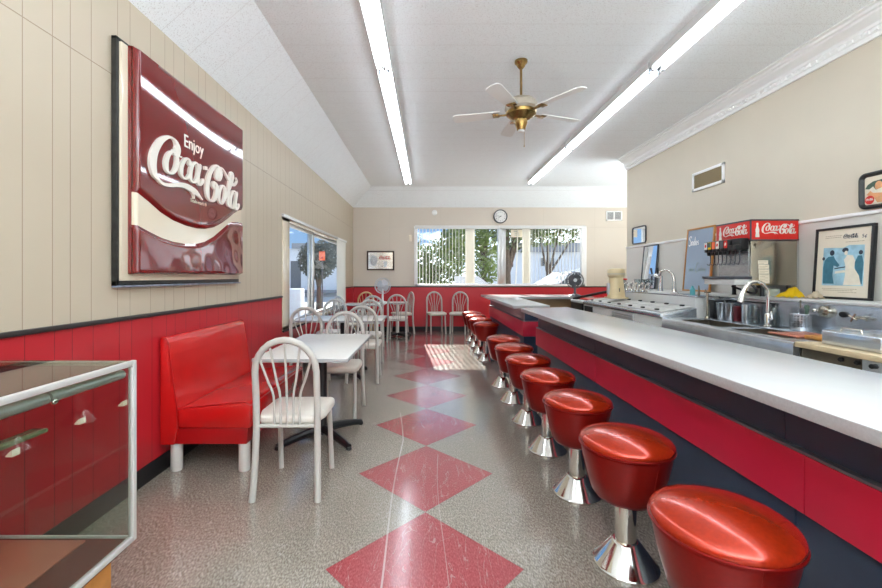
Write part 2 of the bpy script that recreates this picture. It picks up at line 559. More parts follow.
def catmull(pts, n=6, closed=False):
    P = [Vector(p) for p in pts]
    out = []
    L = len(P)
    rng = range(L) if closed else range(L - 1)
    for i in rng:
        p1, p2 = P[i], P[(i + 1) % L]
        p0 = P[i - 1] if (closed or i > 0) else p1 * 2 - p2
        p3 = P[(i + 2) % L] if (closed or i + 2 < L) else p2 * 2 - p1
        for k in range(n):
            t = k / n
            out.append(0.5 * ((2 * p1) + (p2 - p0) * t + (2 * p0 - 5 * p1 + 4 * p2 - p3) * t * t + (3 * p1 - p0 - 3 * p2 + p3) * t ** 3))
    if not closed:
        out.append(P[-1])
    return out


def tube(bm, pts, r, n=10, smooth=0, closed=False, flat=1.0):
    """round bar along points; r a number or one per point"""
    rs = list(r) if isinstance(r, (list, tuple)) else [r] * len(pts)
    if smooth:
        q = catmull([Vector((*Vector(p), )) for p in pts], smooth, closed)
        m = len(q)
        rr = []
        for i in range(m):
            t = i / smooth
            a = int(t)
            b = min(a + 1, len(rs) - 1) if not closed else (a + 1) % len(rs)
            a = min(a, len(rs) - 1)
            rr.append(rs[a] + (rs[b] - rs[a]) * (t - int(t)))
        pts, rs = q, rr
    P = [Vector(p) for p in pts]
    L = len(P)
    up = None
    rings = []
    for i in range(L):
        if closed:
            d = P[(i + 1) % L] - P[i - 1]
        else:
            d = P[min(i + 1, L - 1)] - P[max(i - 1, 0)]
        d.normalize()
        if up is None:
            a = Vector((0, 0, 1)) if abs(d.z) < 0.9 else Vector((1, 0, 0))
            up = (a - d * a.dot(d)).normalized()
        else:
            up = (up - d * up.dot(d)).normalized()
        s = d.cross(up)
        rings.append([bm.verts.new(P[i] + (up * cos(2 * pi * k / n) * flat + s * sin(2 * pi * k / n)) * rs[i]) for k in range(n)])
    for i in range(L if closed else L - 1):
        a, b = rings[i], rings[(i + 1) % L]
        for k in range(n):
            bm.faces.new((a[k], a[(k + 1) % n], b[(k + 1) % n], b[k]))
    if not closed:
        bm.faces.new(rings[0][::-1])
        bm.faces.new(rings[-1])
    return bm


def lathe(bm, prof, c=(0, 0, 0), n=32, sx=1.0, sy=1.0, mtx=None):
    """profile of (radius, height) turned about a vertical axis through c"""
    t = bmesh.new()
    rings = []
    for r, z in prof:
        if r < 1e-6:
            rings.append([t.verts.new((0, 0, z))])
        else:
            rings.append([t.verts.new((r * sx * cos(2 * pi * k / n), r * sy * sin(2 * pi * k / n), z)) for k in range(n)])
    for a, b in zip(rings, rings[1:]):
        for k in range(n):
            k2 = (k + 1) % n
            if len(a) == 1 and len(b) == 1:
                continue
            if len(a) == 1:
                t.faces.new((a[0], b[k], b[k2]))
            elif len(b) == 1:
                t.faces.new((a[k], a[k2], b[0]))
            else:
                t.faces.new((a[k], a[k2], b[k2], b[k]))
    if len(rings[0]) > 1:
        t.faces.new(rings[0][::-1])
    if len(rings[-1]) > 1:
        t.faces.new(rings[-1])
    m = Matrix.Translation(Vector(c))
    if mtx is not None:
        m = m @ mtx
    bmesh.ops.transform(t, matrix=m, verts=t.verts[:])
    join(bm, t)
    return bm


AX = {'x': Matrix.Rotation(pi / 2, 4, 'Y'), '-x': Matrix.Rotation(-pi / 2, 4, 'Y'), 'y': Matrix.Rotation(-pi / 2, 4, 'X'), '-y': Matrix.Rotation(pi / 2, 4, 'X')}


def prism(bm, poly, place, d0, d1, bev=0.0):
    """polygon (u,v) pushed from d0 to d1; place(u,v,w) gives the point"""
    t = bmesh.new()
    a = [t.verts.new(place(u, v, d0)) for u, v in poly]
    b = [t.verts.new(place(u, v, d1)) for u, v in poly]
    t.faces.new(a[::-1])
    t.faces.new(b)
    n = len(poly)
    for i in range(n):
        t.faces.new((a[i], a[(i + 1) % n], b[(i + 1) % n], b[i]))
    if bev:
        bmesh.ops.bevel(t, geom=t.edges[:] + t.verts[:], offset=bev, segments=2, affect='EDGES', profile=0.5)
    join(bm, t)
    return bm


def blob(bm, c, r, sub=2, noise=0.0, seed=0):
    t = bmesh.new()
    bmesh.ops.create_icosphere(t, subdivisions=sub, radius=1.0)
    rnd = random.Random(seed)
    for v in t.verts:
        k = 1 + noise * (rnd.random() - 0.5) * 2
        v.co = Vector((v.co.x * r[0] * k + c[0], v.co.y * r[1] * k + c[1], v.co.z * r[2] * k + c[2]))
    join(bm, t)
    return bm


def frame(o, u, v, w):
    o, u, v, w = Vector(o), Vector(u), Vector(v), Vector(w)
    return lambda a, b, c=0.0: o + u * a + v * b + w * c


def obj(name, bm, m, parent=None, angle=32, flat=False):
    me = bpy.data.meshes.new(name)
    bmesh.ops.recalc_face_normals(bm, faces=bm.faces[:])
    bm.to_mesh(me)
    bm.free()
    if not flat:
        me.shade_smooth()
        me.set_sharp_from_angle(angle=radians(angle))
    me.materials.append(M[m] if isinstance(m, str) else m)
    o = bpy.data.objects.new(name, me)
    COL.objects.link(o)
    if parent is not None:
        o.parent = parent
    return o


def thing(name, label, cat, loc=(0, 0, 0), rz=0.0, group=None):
    o = bpy.data.objects.new(name, None)
    o.empty_display_size = 0.1
    COL.objects.link(o)
    o.location = loc
    o.rotation_euler = (0, 0, rz)
    o['label'] = label
    o['category'] = cat
    if group:
        o['group'] = group
    return o


def tag(o, label, cat, group=None):
    o['label'] = label
    o['category'] = cat
    if group:
        o['group'] = group
    return o


def struct(name, bm, m, parent=None, **k):
    o = obj(name, bm, m, parent, **k)
    o['kind'] = 'structure'
    return o


def dup(root, loc, rz, label, group=None):
    r = root.copy()
    COL.objects.link(r)
    r.location = loc
    r.rotation_euler = (0, 0, rz)
    r['label'] = label
    if group:
        r['group'] = group
    for ch in list(root.children):
        c = ch.copy()
        COL.objects.link(c)
        c.parent = r
        for g in ch.children:
            d = g.copy()
            COL.objects.link(d)
            d.parent = c
    return r


def text_bm(bm, s, place, size, d0, d1, align='LEFT', sx=1.0):
    """lettering in the built-in face, laid on a surface"""
    cu = bpy.data.curves.new('t', 'FONT')
    cu.body = s
    cu.size = size
    cu.align_x = align
    cu.resolution_u = 3
    ob = bpy.data.objects.new('t', cu)
    COL.objects.link(ob)
    dg = bpy.context.evaluated_depsgraph_get()
    me = bpy.data.meshes.new_from_object(ob.evaluated_get(dg))
    t = bmesh.new()
    t.from_mesh(me)
    bmesh.ops.remove_doubles(t, verts=t.verts[:], dist=size * 1e-4)
    r = bmesh.ops.extrude_face_region(t, geom=t.faces[:])
    top = {v for v in r['geom'] if isinstance(v, bmesh.types.BMVert)}
    for v in t.verts:
        v.co = place(v.co.x * sx, v.co.y, d1 if v in top else d0)
    join(bm, t)
    bpy.data.objects.remove(ob, do_unlink=True)
    bpy.data.curves.remove(cu)
    bpy.data.meshes.remove(me)
    return bm


def ribbon(bm, pts, place, d0, d1, thin=0.07, thick=0.24, slant=0.35, widths=None, closed=False, n=8, taper=True):
    """pen stroke: heavy on the down-strokes, thin across; points in letter units"""
    q = catmull([(p[0], p[1], 0) for p in pts], n, closed)
    L = len(q)
    # direction across a down-stroke (slanted letter)
    ax = Vector((1, -slant * 0.2, 0)).normalized()
    left, right = [], []
    for i in range(L):
        d = (q[(i + 1) % L] - q[i - 1]) if closed else (q[min(i + 1, L - 1)] - q[max(i - 1, 0)])
        if d.length < 1e-9:
            d = Vector((1, 0, 0))
        d.normalize()
        nrm = Vector((-d.y, d.x, 0))
        if widths is not None:
            t = i / (L - 1) * (len(widths) - 1)
            a = int(min(t, len(widths) - 2))
            w = widths[a] + (widths[a + 1] - widths[a]) * (t - a)
        else:
            k = abs(nrm.dot(ax))
            w = thin + (thick - thin) * k ** 2.2
            if taper and not closed:
                e = min(i, L - 1 - i) / 5.0
                w *= min(1.0, 0.45 + e)
        left.append(q[i] + nrm * w / 2)
        right.append(q[i] - nrm * w / 2)
    t = bmesh.new()
    rows = []
    for a, b in zip(left, right):
        rows.append([t.verts.new(place(a.x, a.y, d1)), t.verts.new(place(b.x, b.y, d1)), t.verts.new(place(b.x, b.y, d0)), t.verts.new(place(a.x, a.y, d0))])
    for i in range(L if closed else L - 1):
        A, B = rows[i], rows[(i + 1) % L]
        for k in range(4):
            t.faces.new((A[k], A[(k + 1) % 4], B[(k + 1) % 4], B[k]))
    if not closed:
        t.faces.new(rows[0][::-1])
        t.faces.new(rows[-1])
    join(bm, t)


def ell(cx, cy, rx, ry, sl, n=12, a0=0.0):
    out = []
    for k in range(n):
        a = a0 + 2 * pi * k / n
        y = ry * sin(a)
        out.append((cx + rx * cos(a) + sl * y, cy + y))
    return out


def script_logo(bm, place, d0, d1, n=8, bold=1.0):
    """the flowing white script of the drink signs, 8 units wide, lower-case height 1"""
    th = 0.29 * bold
    tn = 0.09 * bold
    R = lambda p, **k: ribbon(bm, p, place, d0, d1, n=n, **({'thin': tn, 'thick': th} | k))
    # capital, with its long tail running under the word
    R([(1.50, 1.52), (1.62, 1.46), (1.76, 1.62), (1.76, 1.92), (1.52, 2.14), (1.10, 2.10), (0.62, 1.76), (0.24, 1.20), (0.12, 0.64), (0.26, 0.20), (0.62, -0.02)], thick=0.46 * bold, thin=0.1 * bold)
    R([(0.50, 0.02), (0.80, -0.06), (1.3, 0.00), (1.8, 0.13), (2.3, 0.20), (2.8, 0.16), (3.3, 0.06), (3.85, -0.20)], widths=[0.12, 0.14, 0.17, 0.20, 0.24, 0.30, 0.26, 0.03])
    R([(2.85, 0.10), (3.05, -0.06), (3.10, -0.28)], widths=[0.2, 0.15, 0.03])
    # o
    R(ell(1.36, 1.04, 0.36, 0.52, 0.28), closed=True)
    R([(1.50, 1.48), (1.46, 1.62), (1.62, 1.68), (1.72, 1.52), (1.95, 1.48), (2.10, 1.50)], thin=0.08 * bold, thick=0.10 * bold)
    # c
    R([(2.66, 1.26), (2.74, 1.42), (2.60, 1.56), (2.36, 1.46), (2.08, 1.06), (2.06, 0.70), (2.28, 0.54), (2.54, 0.64), (2.82, 0.92)])
    # a
    R(ell(3.12, 1.04, 0.32, 0.52, 0.28), closed=True)
    R([(3.66, 1.58), (3.50, 1.18), (3.40, 0.74), (3.52, 0.52), (3.72, 0.62), (3.92, 0.90)])
    # dot of the hyphen
    R([(4.02, 1.50), (4.28, 1.54)], widths=[0.20 * bold, 0.20 * bold], taper=False)
    # second capital
    R([(5.02, 0.62), (4.90, 0.80), (5.06, 0.98), (5.26, 0.80), (5.20, 0.36), (4.92, 0.0), (4.62, -0.10), (4.36, 0.10), (4.28, 0.60), (4.48, 1.22), (4.88, 1.72), (5.30, 1.96), (5.62, 1.86), (5.70, 1.58), (5.54, 1.28), (5.34, 1.20), (5.26, 1.42), (5.42, 1.76), (5.80, 1.96), (6.24, 1.82)], thick=0.42 * bold, thin=0.09 * bold)
    R([(6.1, 1.88), (6.50, 1.62), (7.0, 1.36), (7.4, 1.38), (7.72, 1.64), (7.60, 1.86)], widths=[0.09, 0.2, 0.22, 0.15, 0.10, 0.05])
    # o
    R(ell(5.86, 0.48, 0.33, 0.54, 0.28), closed=True)
    # l
    R([(6.16, 0.30), (6.52, 0.72), (6.98, 1.36), (7.18, 1.84), (7.02, 2.02), (6.82, 1.66), (6.62, 0.84), (6.56, 0.16), (6.70, -0.04), (6.92, 0.16)])
    # a
    R(ell(7.22, 0.46, 0.32, 0.54, 0.28), closed=True)
    R([(7.76, 1.02), (7.60, 0.60), (7.50, 0.14), (7.62, -0.06), (7.84, 0.08), (8.02, 0.34)])
    return bm


def P(px, x):
    """distance along the room of a point seen in column px at offset x"""
    return 410.0 * x / (px - 428.0)
# ================================================================== room shell
XL, XR, YF, YB = -1.78, 3.50, 9.75, -3.0
WT, CH = 2.94, 3.36
bm = new()
box(bm, -1.95, 6.2, -3.15, 9.9, -0.12, 0.0)
struct('floor', bm, 'floor', flat=True)

bm = new()
box(bm, -1.30, 6.2, -3.15, 9.38, CH, CH + 0.12)
struct('ceiling', bm, 'ceiling', flat=True)
bm = new()
q = [(-1.78, -3.0, WT), (-1.78, YF, WT), (-1.30, 9.38, CH), (-1.30, -3.0, CH), (6.1, YF, WT), (6.1, 9.38, CH)]
v = [bm.verts.new(p) for p in q]
v2 = [bm.verts.new((p[0] - 0.08, p[1] + 0.08, p[2] + 0.10)) for p in q]
for f in ((0, 1, 2, 3), (1, 4, 5, 2)):
    bm.faces.new([v[i] for i in f])
    bm.faces.new([v2[i] for i in f][::-1])
for a, b in ((0, 1), (1, 4), (4, 5), (5, 2), (2, 3), (3, 0)):
    bm.faces.new((v[a], v[b], v2[b], v2[a]))
struct('ceiling_cove', bm, 'ceiling', flat=True)

# left wall, with the sliding window opening
WY0, WY1, WZ0, WZ1 = 5.0, 8.8, 0.64, 2.03
bm = new()
for y0, y1, z0, z1 in ((YB, WY0, 0, 3.5), (WY1, YF + 0.15, 0, 3.5), (WY0, WY1, 0, WZ0), (WY0, WY1, WZ1, 3.5)):
    box(bm, XL - 0.15, XL, y0, y1, z0, z1)
wl_o = struct('wall_left', bm, 'wall_left', flat=True)
bm = new()
for y0, y1, z1 in ((YB, WY0 - 0.03, 1.05), (WY0 - 0.03, WY1 + 0.03, WZ0 - 0.02), (WY1 + 0.03, YF, 1.05)):
    box(bm, XL, XL + 0.01, y0, y1, 0.1, z1)
struct('wainscot', bm, 'wainscot', wl_o, flat=True)
bm = new()
for y0, y1, z in ((YB, WY0 - 0.03, 1.043), (WY1 + 0.03, YF, 1.043), (WY0, WY1, WZ0 - 0.025)):
    box(bm, XL, XL + 0.026, y0, y1, z, z + 0.024, 0.005)
struct('trim_1', bm, 'black_rail')
bm = new()
box(bm, XL, XL + 0.016, YB, YF, 0, 0.115, 0.004)
struct('baseboard_left', bm, 'black_base')

# far wall, with the wide window opening
FX0, FX1, FZ0, FZ1 = -0.31, 3.73, 1.085, 2.49
bm = new()
for x0, x1, z0, z1 in ((-1.95, FX0, 0, 3.5), (FX1, 6.2, 0, 3.5), (FX0, FX1, 0, FZ0), (FX0, FX1, FZ1, 3.5)):
    box(bm, x0, x1, YF, YF + 0.15, z0, z1)
wf_o = struct('wall_far', bm, 'wall_far', flat=True)
bm = new()
box(bm, XL, 6.05, YF - 0.01, YF, 0.1, 1.05)
struct('wainscot', bm, 'wainscot_far', wf_o, flat=True)
bm = new()
box(bm, XL, 6.05, YF - 0.026, YF, 1.043, 1.068, 0.005)
struct('trim_2', bm, 'black_rail')
bm = new()
box(bm, XL, 6.05, YF - 0.016, YF, 0, 0.115, 0.004)
struct('baseboard_far', bm, 'black_base')

# right wall ends short of the far wall; an alcove lies beyond it
RE = 7.21
bm = new()
box(bm, XR, XR + 0.14, YB, RE, 0, 3.5)
wr_o = struct('wall_right', bm, 'wall_right', flat=True)
bm = new()
box(bm, XR - 0.008, XR, YB, RE, 0.0, 1.79)
struct('panelling', bm, 'wall_panel', wr_o, flat=True)
bm = new()
box(bm, XR - 0.024, XR, YB, RE, 1.79, 1.82, 0.006)
struct('trim_3', bm, 'trim_white')
bm = new()
box(bm, 6.05, 6.2, RE - 1, YF + 0.15, 0, 3.5)
box(bm, XR + 0.14, 6.2, 6.2, 6.35, 0, 3.5)
struct('wall_alcove', bm, 'wall_far', flat=True)

# crown moulding on the right wall, stepped, with its row of dentils
bm = new()
prof = [(0.0, 3.16), (0.022, 3.16), (0.022, 3.195), (0.032, 3.20), (0.032, 3.232), (0.045, 3.24), (0.05, 3.262), (0.075, 3.285), (0.11, 3.302), (0.118, 3.318), (0.14, 3.322), (0.145, 3.342), (0.175, 3.346), (0.175, CH), (0.0, CH)]
prism(bm, prof, lambda u, w, d: Vector((XR - u, d, w)), YB, RE)
struct('trim_4', bm, 'trim_white', angle=20)
bm = new()
y = -1.0
while y < RE - 0.02:
    box(bm, XR - 0.046, XR - 0.03, y, y + 0.034, 3.203, 3.23)
    y += 0.062
struct('trim_5', bm, 'trim_white', flat=True)

# rear wall behind the viewpoint, with an unseen window added to let in sky light
bm = new()
for x0, x1, z0, z1 in ((-1.95, -1.3, 0, 3.5), (3.2, 3.65, 0, 3.5), (-1.3, 3.2, 0, 0.7), (-1.3, 3.2, 2.7, 3.5)):
    box(bm, x0, x1, YB - 0.15, YB, z0, z1)
struct('wall_rear', bm, 'wall_far', flat=True)
bm = new()
for x in (-1.3, 0.17, 1.67, 3.14):
    box(bm, x, x + 0.06, YB - 0.1, YB - 0.04, 0.7, 2.7)
box(bm, -1.3, 3.2, YB - 0.1, YB - 0.04, 0.7, 0.76)
box(bm, -1.3, 3.2, YB - 0.1, YB - 0.04, 2.64, 2.7)
struct('added_window', bm, 'alu_white')

# ------------------------------------------------------------------ left sliding window
w1 = thing('window_1', 'aluminium sliding window in the cream wall above the chairs', 'window')
w1['kind'] = 'structure'
bm = new()
for y0, y1, z0, z1 in ((WY0, WY0 + 0.24, WZ0, WZ1), (WY1 - 0.05, WY1, WZ0, WZ1), (WY0, WY1, WZ0, WZ0 + 0.04), (WY0, WY1, WZ1 - 0.045, WZ1)):
    box(bm, XL - 0.09, XL + 0.012, y0, y1, z0, z1, 0.004)
struct('window_frame', bm, 'sign_cream', w1)
bm = new()
for y0, y1, x in ((WY0 + 0.24, 6.50, XL - 0.04), (6.38, WY1 - 0.05, XL - 0.08)):
    for a, b, c, d in ((y0, y0 + 0.05, WZ0 + 0.04, WZ1 - 0.04), (y1 - 0.09, y1, WZ0 + 0.04, WZ1 - 0.04), (y0, y1, WZ0 + 0.04, WZ0 + 0.09), (y0, y1, WZ1 - 0.08, WZ1 - 0.045)):
        box(bm, x - 0.02, x + 0.02, a, b, c, d, 0.004)
struct('window_sash', bm, 'alu', w1)
bm = new()
box(bm, XL - 0.045, XL - 0.04, WY0 + 0.28, 6.46, WZ0 + 0.08, WZ1 - 0.07)
box(bm, XL - 0.085, XL - 0.08, 6.46, WY1 - 0.09, WZ0 + 0.08, WZ1 - 0.07)
struct('window_pane', bm, 'glass', w1, flat=True)
bm = new()
box(bm, XL - 0.02, XL + 0.035, WY0 - 0.02, WY1 + 0.02, WZ1 - 0.005, WZ1 + 0.035, 0.006)
struct('blind_track', bm, 'alu', w1)
# drawn-back vertical blind at the far end of that window
vb = thing('vertical_blind', 'white vertical blind drawn back beside the sliding window', 'blind')
bm = new()
for i in range(9):
    y = 7.95 + i * 0.09
    prism(bm, [(y - 0.035, -0.012), (y, 0.004), (y + 0.035, -0.012), (y + 0.035, -0.010), (y, 0.006), (y - 0.035, -0.010)], lambda u, w, d: Vector((XL + 0.032 + w * 1.2, u, d)), WZ0 + 0.02, WZ1 - 0.01)
obj('slats', bm, 'slat', vb)
bm = new()
box(bm, XL + 0.036, XL + 0.045, 7.9, 8.75, WZ1 - 0.012, WZ1 + 0.028, 0.003)
obj('headrail', bm, 'blind_rail', vb)

# ------------------------------------------------------------------ far window
w2 = thing('window_2', 'wide white framed window in the far wall', 'window')
w2['kind'] = 'structure'
bm = new()
for x0, x1, z0, z1 in ((FX0 - 0.02, FX0 + 0.06, FZ0 - 0.015, FZ1), (FX1 - 0.09, FX1 + 0.03, FZ0 - 0.015, FZ1), (FX0, FX1, FZ0 - 0.015, FZ0 + 0.035), (FX0, FX1, FZ1 - 0.05, FZ1 + 0.02)):
    box(bm, x0, x1, YF - 0.03, YF + 0.1, z0, z1, 0.005)
struct('window_frame', bm, 'trim_white', w2)
bm = new()
box(bm, 1.66, 1.75, YF + 0.0, YF + 0.09, FZ0, FZ1, 0.005)
box(bm, 1.75, 1.86, YF + 0.05, YF + 0.10, FZ0, FZ1, 0.005)
struct('window_mullion', bm, 'alu', w2)
bm = new()
box(bm, FX0 + 0.05, FX1 - 0.05, YF + 0.06, YF + 0.066, FZ0 + 0.03, FZ1 - 0.03)
struct('window_pane', bm, 'glass', w2, flat=True)


def vertical_blind(label, xs, stack, hx0, hx1):
    t = thing('vertical_blind', label, 'blind', group='vertical blinds in the far window')
    bm = new()
    ang = radians(80)
    for x in xs:
        c, s = cos(ang) * 0.043, sin(ang) * 0.043
        pts = [(x - c, -s), (x + 0.004, 0.0), (x + c, s), (x + c + 0.0012, s), (x + 0.0052, 0.0), (x - c + 0.0012, -s)]
        prism(bm, pts, lambda u, w, d: Vector((u, YF - 0.012 + w, d)), FZ0 + 0.05, FZ1 - 0.05)
    for x in stack:
        pts = [(x - 0.036, -0.02), (x, -0.012), (x + 0.036, -0.02), (x + 0.036, -0.0185), (x, -0.0105), (x - 0.036, -0.0185)]
        prism(bm, pts, lambda u, w, d: Vector((u, YF - 0.012 + w, d)), FZ0 + 0.05, FZ1 - 0.05)
    obj('slats', bm, 'slat', t)
    bm = new()
    box(bm, hx0, hx1, YF - 0.06, YF - 0.031, FZ1 - 0.055, FZ1 + 0.012, 0.004)
    obj('headrail', bm, 'blind_rail', t)
    return t


vertical_blind('ivory vertical blind across the bright sky part of the far window', [-0.20 + 0.078 * i for i in range(14)], [0.92, 0.97, 1.02, 1.07], FX0, 1.68)
vertical_blind('ivory vertical blind spread across the part of the far window above the dark fan', [2.47 + 0.078 * i for i in range(15)], [2.27, 2.31, 2.35, 2.39], 1.70, FX1)

# card and wand hanging in the far window
bm = new()
box(bm, 1.98, 2.26, YF + 0.052, YF + 0.056, 2.24, 2.42)
cd = obj('window_card', bm, 'paper', flat=True)
tag(cd, 'cream card taped high on the far window, seen from its back', 'sign')
bm = new()
for i, (a, b) in enumerate(((0.07, 0.18), (0.09, 0.19), (0.08, 0.21))):
    box(bm, 1.98 + a, 1.98 + b, YF + 0.0505, YF + 0.052, 2.375 - i * 0.045, 2.387 - i * 0.045)
obj('faint_print', bm, 'chalk_grey', cd, flat=True)
bm = new()
tube(bm, [(2.14, YF + 0.03, 2.42), (2.12, YF + 0.03, 1.7), (2.09, YF + 0.03, 1.13)], 0.012, 8)
tag(obj('blind_wand', bm, 'slat'), 'thin ivory blind wand hanging below the cream card', 'wand')

# ================================================================== outside
bm = new()
box(bm, -60, 60, 9.9, 70, -0.3, -0.15)
box(bm, -60, -1.95, -10, 9.9, -0.3, -0.15)
struct('ground_outside', bm, 'asphalt', flat=True)


def tree(name, label, base, trunk_h, crown, leaves, lsize, m, seed, lean=0.0, tr=0.14, group=None):
    rnd = random.Random(seed)
    t = thing(name, label, 'tree' if trunk_h > 0.5 else 'bush', base, group=group)
    bm = new()
    top = max(c[0][2] for c in crown)
    tube(bm, [(0, 0, 0), (lean * 0.4, 0, top * 0.35), (lean, 0, top * 0.75)], [tr, tr * 0.75, tr * 0.4], 9, smooth=3)
    for c, r in crown:
        tube(bm, [(lean * 0.4, 0, top * 0.35), (c[0] * 0.6 + lean * 0.2, c[1] * 0.6, c[2] * 0.8), c], [tr * 0.5, tr * 0.3, tr * 0.12], 6)
    obj('trunk', bm, 'bark', t)
    bm = new()
    tot = sum(r[0] * r[2] for c, r in crown)
    for c, r in crown:
        for _ in range(int(leaves * r[0] * r[2] / tot)):
            while True:
                p = Vector((rnd.uniform(-1, 1), rnd.uniform(-1, 1), rnd.uniform(-1, 1)))
                if 0.25 < p.length < 1:
                    break
            p = Vector((c[0] + p.x * r[0], c[1] + p.y * r[1], c[2] + p.z * r[2]))
            a = Vector((rnd.uniform(-1, 1), rnd.uniform(-1, 1), rnd.uniform(-1, 1))).normalized()
            b = a.orthogonal().normalized()
            s = lsize * rnd.uniform(0.6, 1.4)
            vs = [bm.verts.new(p + a * s), bm.verts.new(p + b * s * 0.45 + a * s * 0.3), bm.verts.new(p - a * s * 0.7), bm.verts.new(p - b * s * 0.45 + a * s * 0.3)]
            bm.faces.new(vs)
    obj('foliage', bm, m, t, flat=True)
    return t


def tz(py, y):
    return EYE + (276.5 - py) * y / 410.0


def tx(px, y):
    return (px - 428.0) * y / 410.0


G = 'trees and bushes outside the far window'
Y = 20.0
tree('bush', 'low green bushes seen through the blind at the sky end of the far window', (tx(432, Y), Y, -0.15), 0.4,
     [((-0.9, 0, 1.9), (0.9, 0.8, 1.5)), ((0.2, 0, 2.0), (0.9, 0.8, 1.3)), ((1.1, 0.2, 2.6), (0.9, 0.8, 1.4)), ((-0.2, 0.4, 1.2), (1.8, 0.8, 1.0))], 3600, 0.12, 'leaf', 3, group=G)
Y = 17.0
tree('broadleaf_tree', 'bright green tree in the middle pane of the far window', (tx(484, Y), Y, -0.15), 1.5,
     [((0, 0, 2.5), (0.85, 0.8, 0.9)), ((-0.3, 0, 3.6), (1.0, 0.8, 1.0)), ((0.3, 0.2, 4.3), (0.9, 0.8, 0.8)), ((0.1, 0, 1.6), (0.45, 0.5, 0.7))], 3000, 0.10, 'leaf', 5, group=G)
Y = 14.2
tree('broadleaf_tree', 'dark green tree just right of the grey mullion in the far window', (tx(507, Y), Y, -0.15), 1.8,
     [((0.4, 0, 3.4), (1.1, 0.9, 1.1)), ((0.9, 0.3, 4.0), (1.0, 0.8, 0.8)), ((0.1, 0.2, 4.2), (0.8, 0.8, 0.9))], 2600, 0.10, 'leaf_dark', 8, tr=0.17, group=G)
Y = 19.0
tree('broadleaf_tree', 'loose green tree hanging over the parked car behind the blinds', (tx(548, Y), Y, -0.15), 1.8,
     [((-0.6, 0, 4.0), (1.3, 1.0, 1.0)), ((0.8, 0, 4.2), (1.2, 0.9, 0.9)), ((1.9, 0.2, 4.0), (1.0, 0.8, 1.0)), ((0.1, 0.2, 3.3), (1.4, 0.8, 0.5))], 2900, 0.11, 'leaf', 11, tr=0.12, group=G)
Y = 26.0
tree('broadleaf_tree', 'tall pale tree behind the bushes at the blind stack of the far window', (tx(458, Y), Y, -0.15), 1.8,
     [((0, 0, 3.6), (1.1, 1.0, 1.6)), ((0.3, 0, 4.8), (0.8, 0.8, 0.9))], 1700, 0.14, 'leaf_dark', 13, group=G)

# white house, low wall and parked car beyond the far window
Y = 30.0
t = thing('white_house', 'pale house with dark windows beyond the trees in the far window', 'house')
bm = new()
box(bm, tx(488, Y), tx(596, Y), Y, Y + 6, -0.15, tz(252, Y))
obj('wall', bm, 'stucco', t, flat=True)
bm = new()
prism(bm, [(tx(484, Y), tz(252, Y)), (tx(600, Y), tz(252, Y)), (tx(585, Y), tz(243, Y)), (tx(500, Y), tz(243, Y))], lambda u, w, d: Vector((u, d, w)), Y - 0.4, Y + 6.4)
obj('roof', bm, 'stucco_grey', t, flat=True)
for a, b, c, d in ((541, 544, 258, 266), (551, 554, 258, 266), (505, 513, 262, 267)):
    bm = new()
    box(bm, tx(a, Y), tx(b, Y), Y - 0.05, Y + 0.02, tz(d, Y), tz(c, Y))
    obj('house_window', bm, 'dark_glass', t, flat=True)
Y = 15.0
bm = new()
box(bm, tx(455, Y), tx(478, Y), Y, Y + 0.3, -0.15, tz(276, Y))
prism(bm, [(tx(478, Y), -0.15), (tx(490, Y), -0.15), (tx(489, Y), tz(284, Y)), (tx(478, Y), tz(276, Y))], lambda u, w, d: Vector((u, d, w)), Y, Y + 0.3)
tag(obj('garden_wall', bm, 'stucco', flat=True), 'low white garden wall beyond the middle of the far window', 'wall')

c = thing('parked_car', 'white car parked beyond the blinds at the far window', 'car', (5.1, 14.6, -0.15), radians(4))
bm = new()
sil = [(-2.1, 0.32), (-2.15, 0.75), (-1.95, 0.98), (-1.15, 1.06), (-0.35, 1.62), (0.3, 1.72), (1.5, 1.66), (2.05, 1.15), (2.15, 0.8), (2.1, 0.32)]
prism(bm, sil, lambda u, w, d: Vector((u, d, w)), -0.88, 0.88, 0.07)
obj('car_body', bm, 'car_paint', c)
bm = new()
prism(bm, [(-0.98, 1.08), (-0.3, 1.56), (0.28, 1.64), (0.28, 1.08)], lambda u, w, d: Vector((u, d, w)), -0.895, -0.875)
prism(bm, [(0.36, 1.08), (0.36, 1.64), (1.35, 1.58), (1.75, 1.12)], lambda u, w, d: Vector((u, d, w)), -0.895, -0.875)
obj('side_window', bm, 'dark_glass', c, flat=True)
for x in (-1.35, 1.35):
    for yy in (-0.86, 0.7):
        bm = new()
        lathe(bm, [(0.0, 0), (0.30, 0), (0.34, 0.03), (0.34, 0.15), (0.30, 0.18), (0.0, 0.18)], (x, yy - 0.02, 0.34), 20, mtx=AX['y'])
        obj('wheel', bm, 'tyre', c)
bm = new()
box(bm, -2.17, -2.06, -0.8, -0.5, 0.72, 0.86, 0.02)
obj('tail_lamp', bm, 'red_script', c)

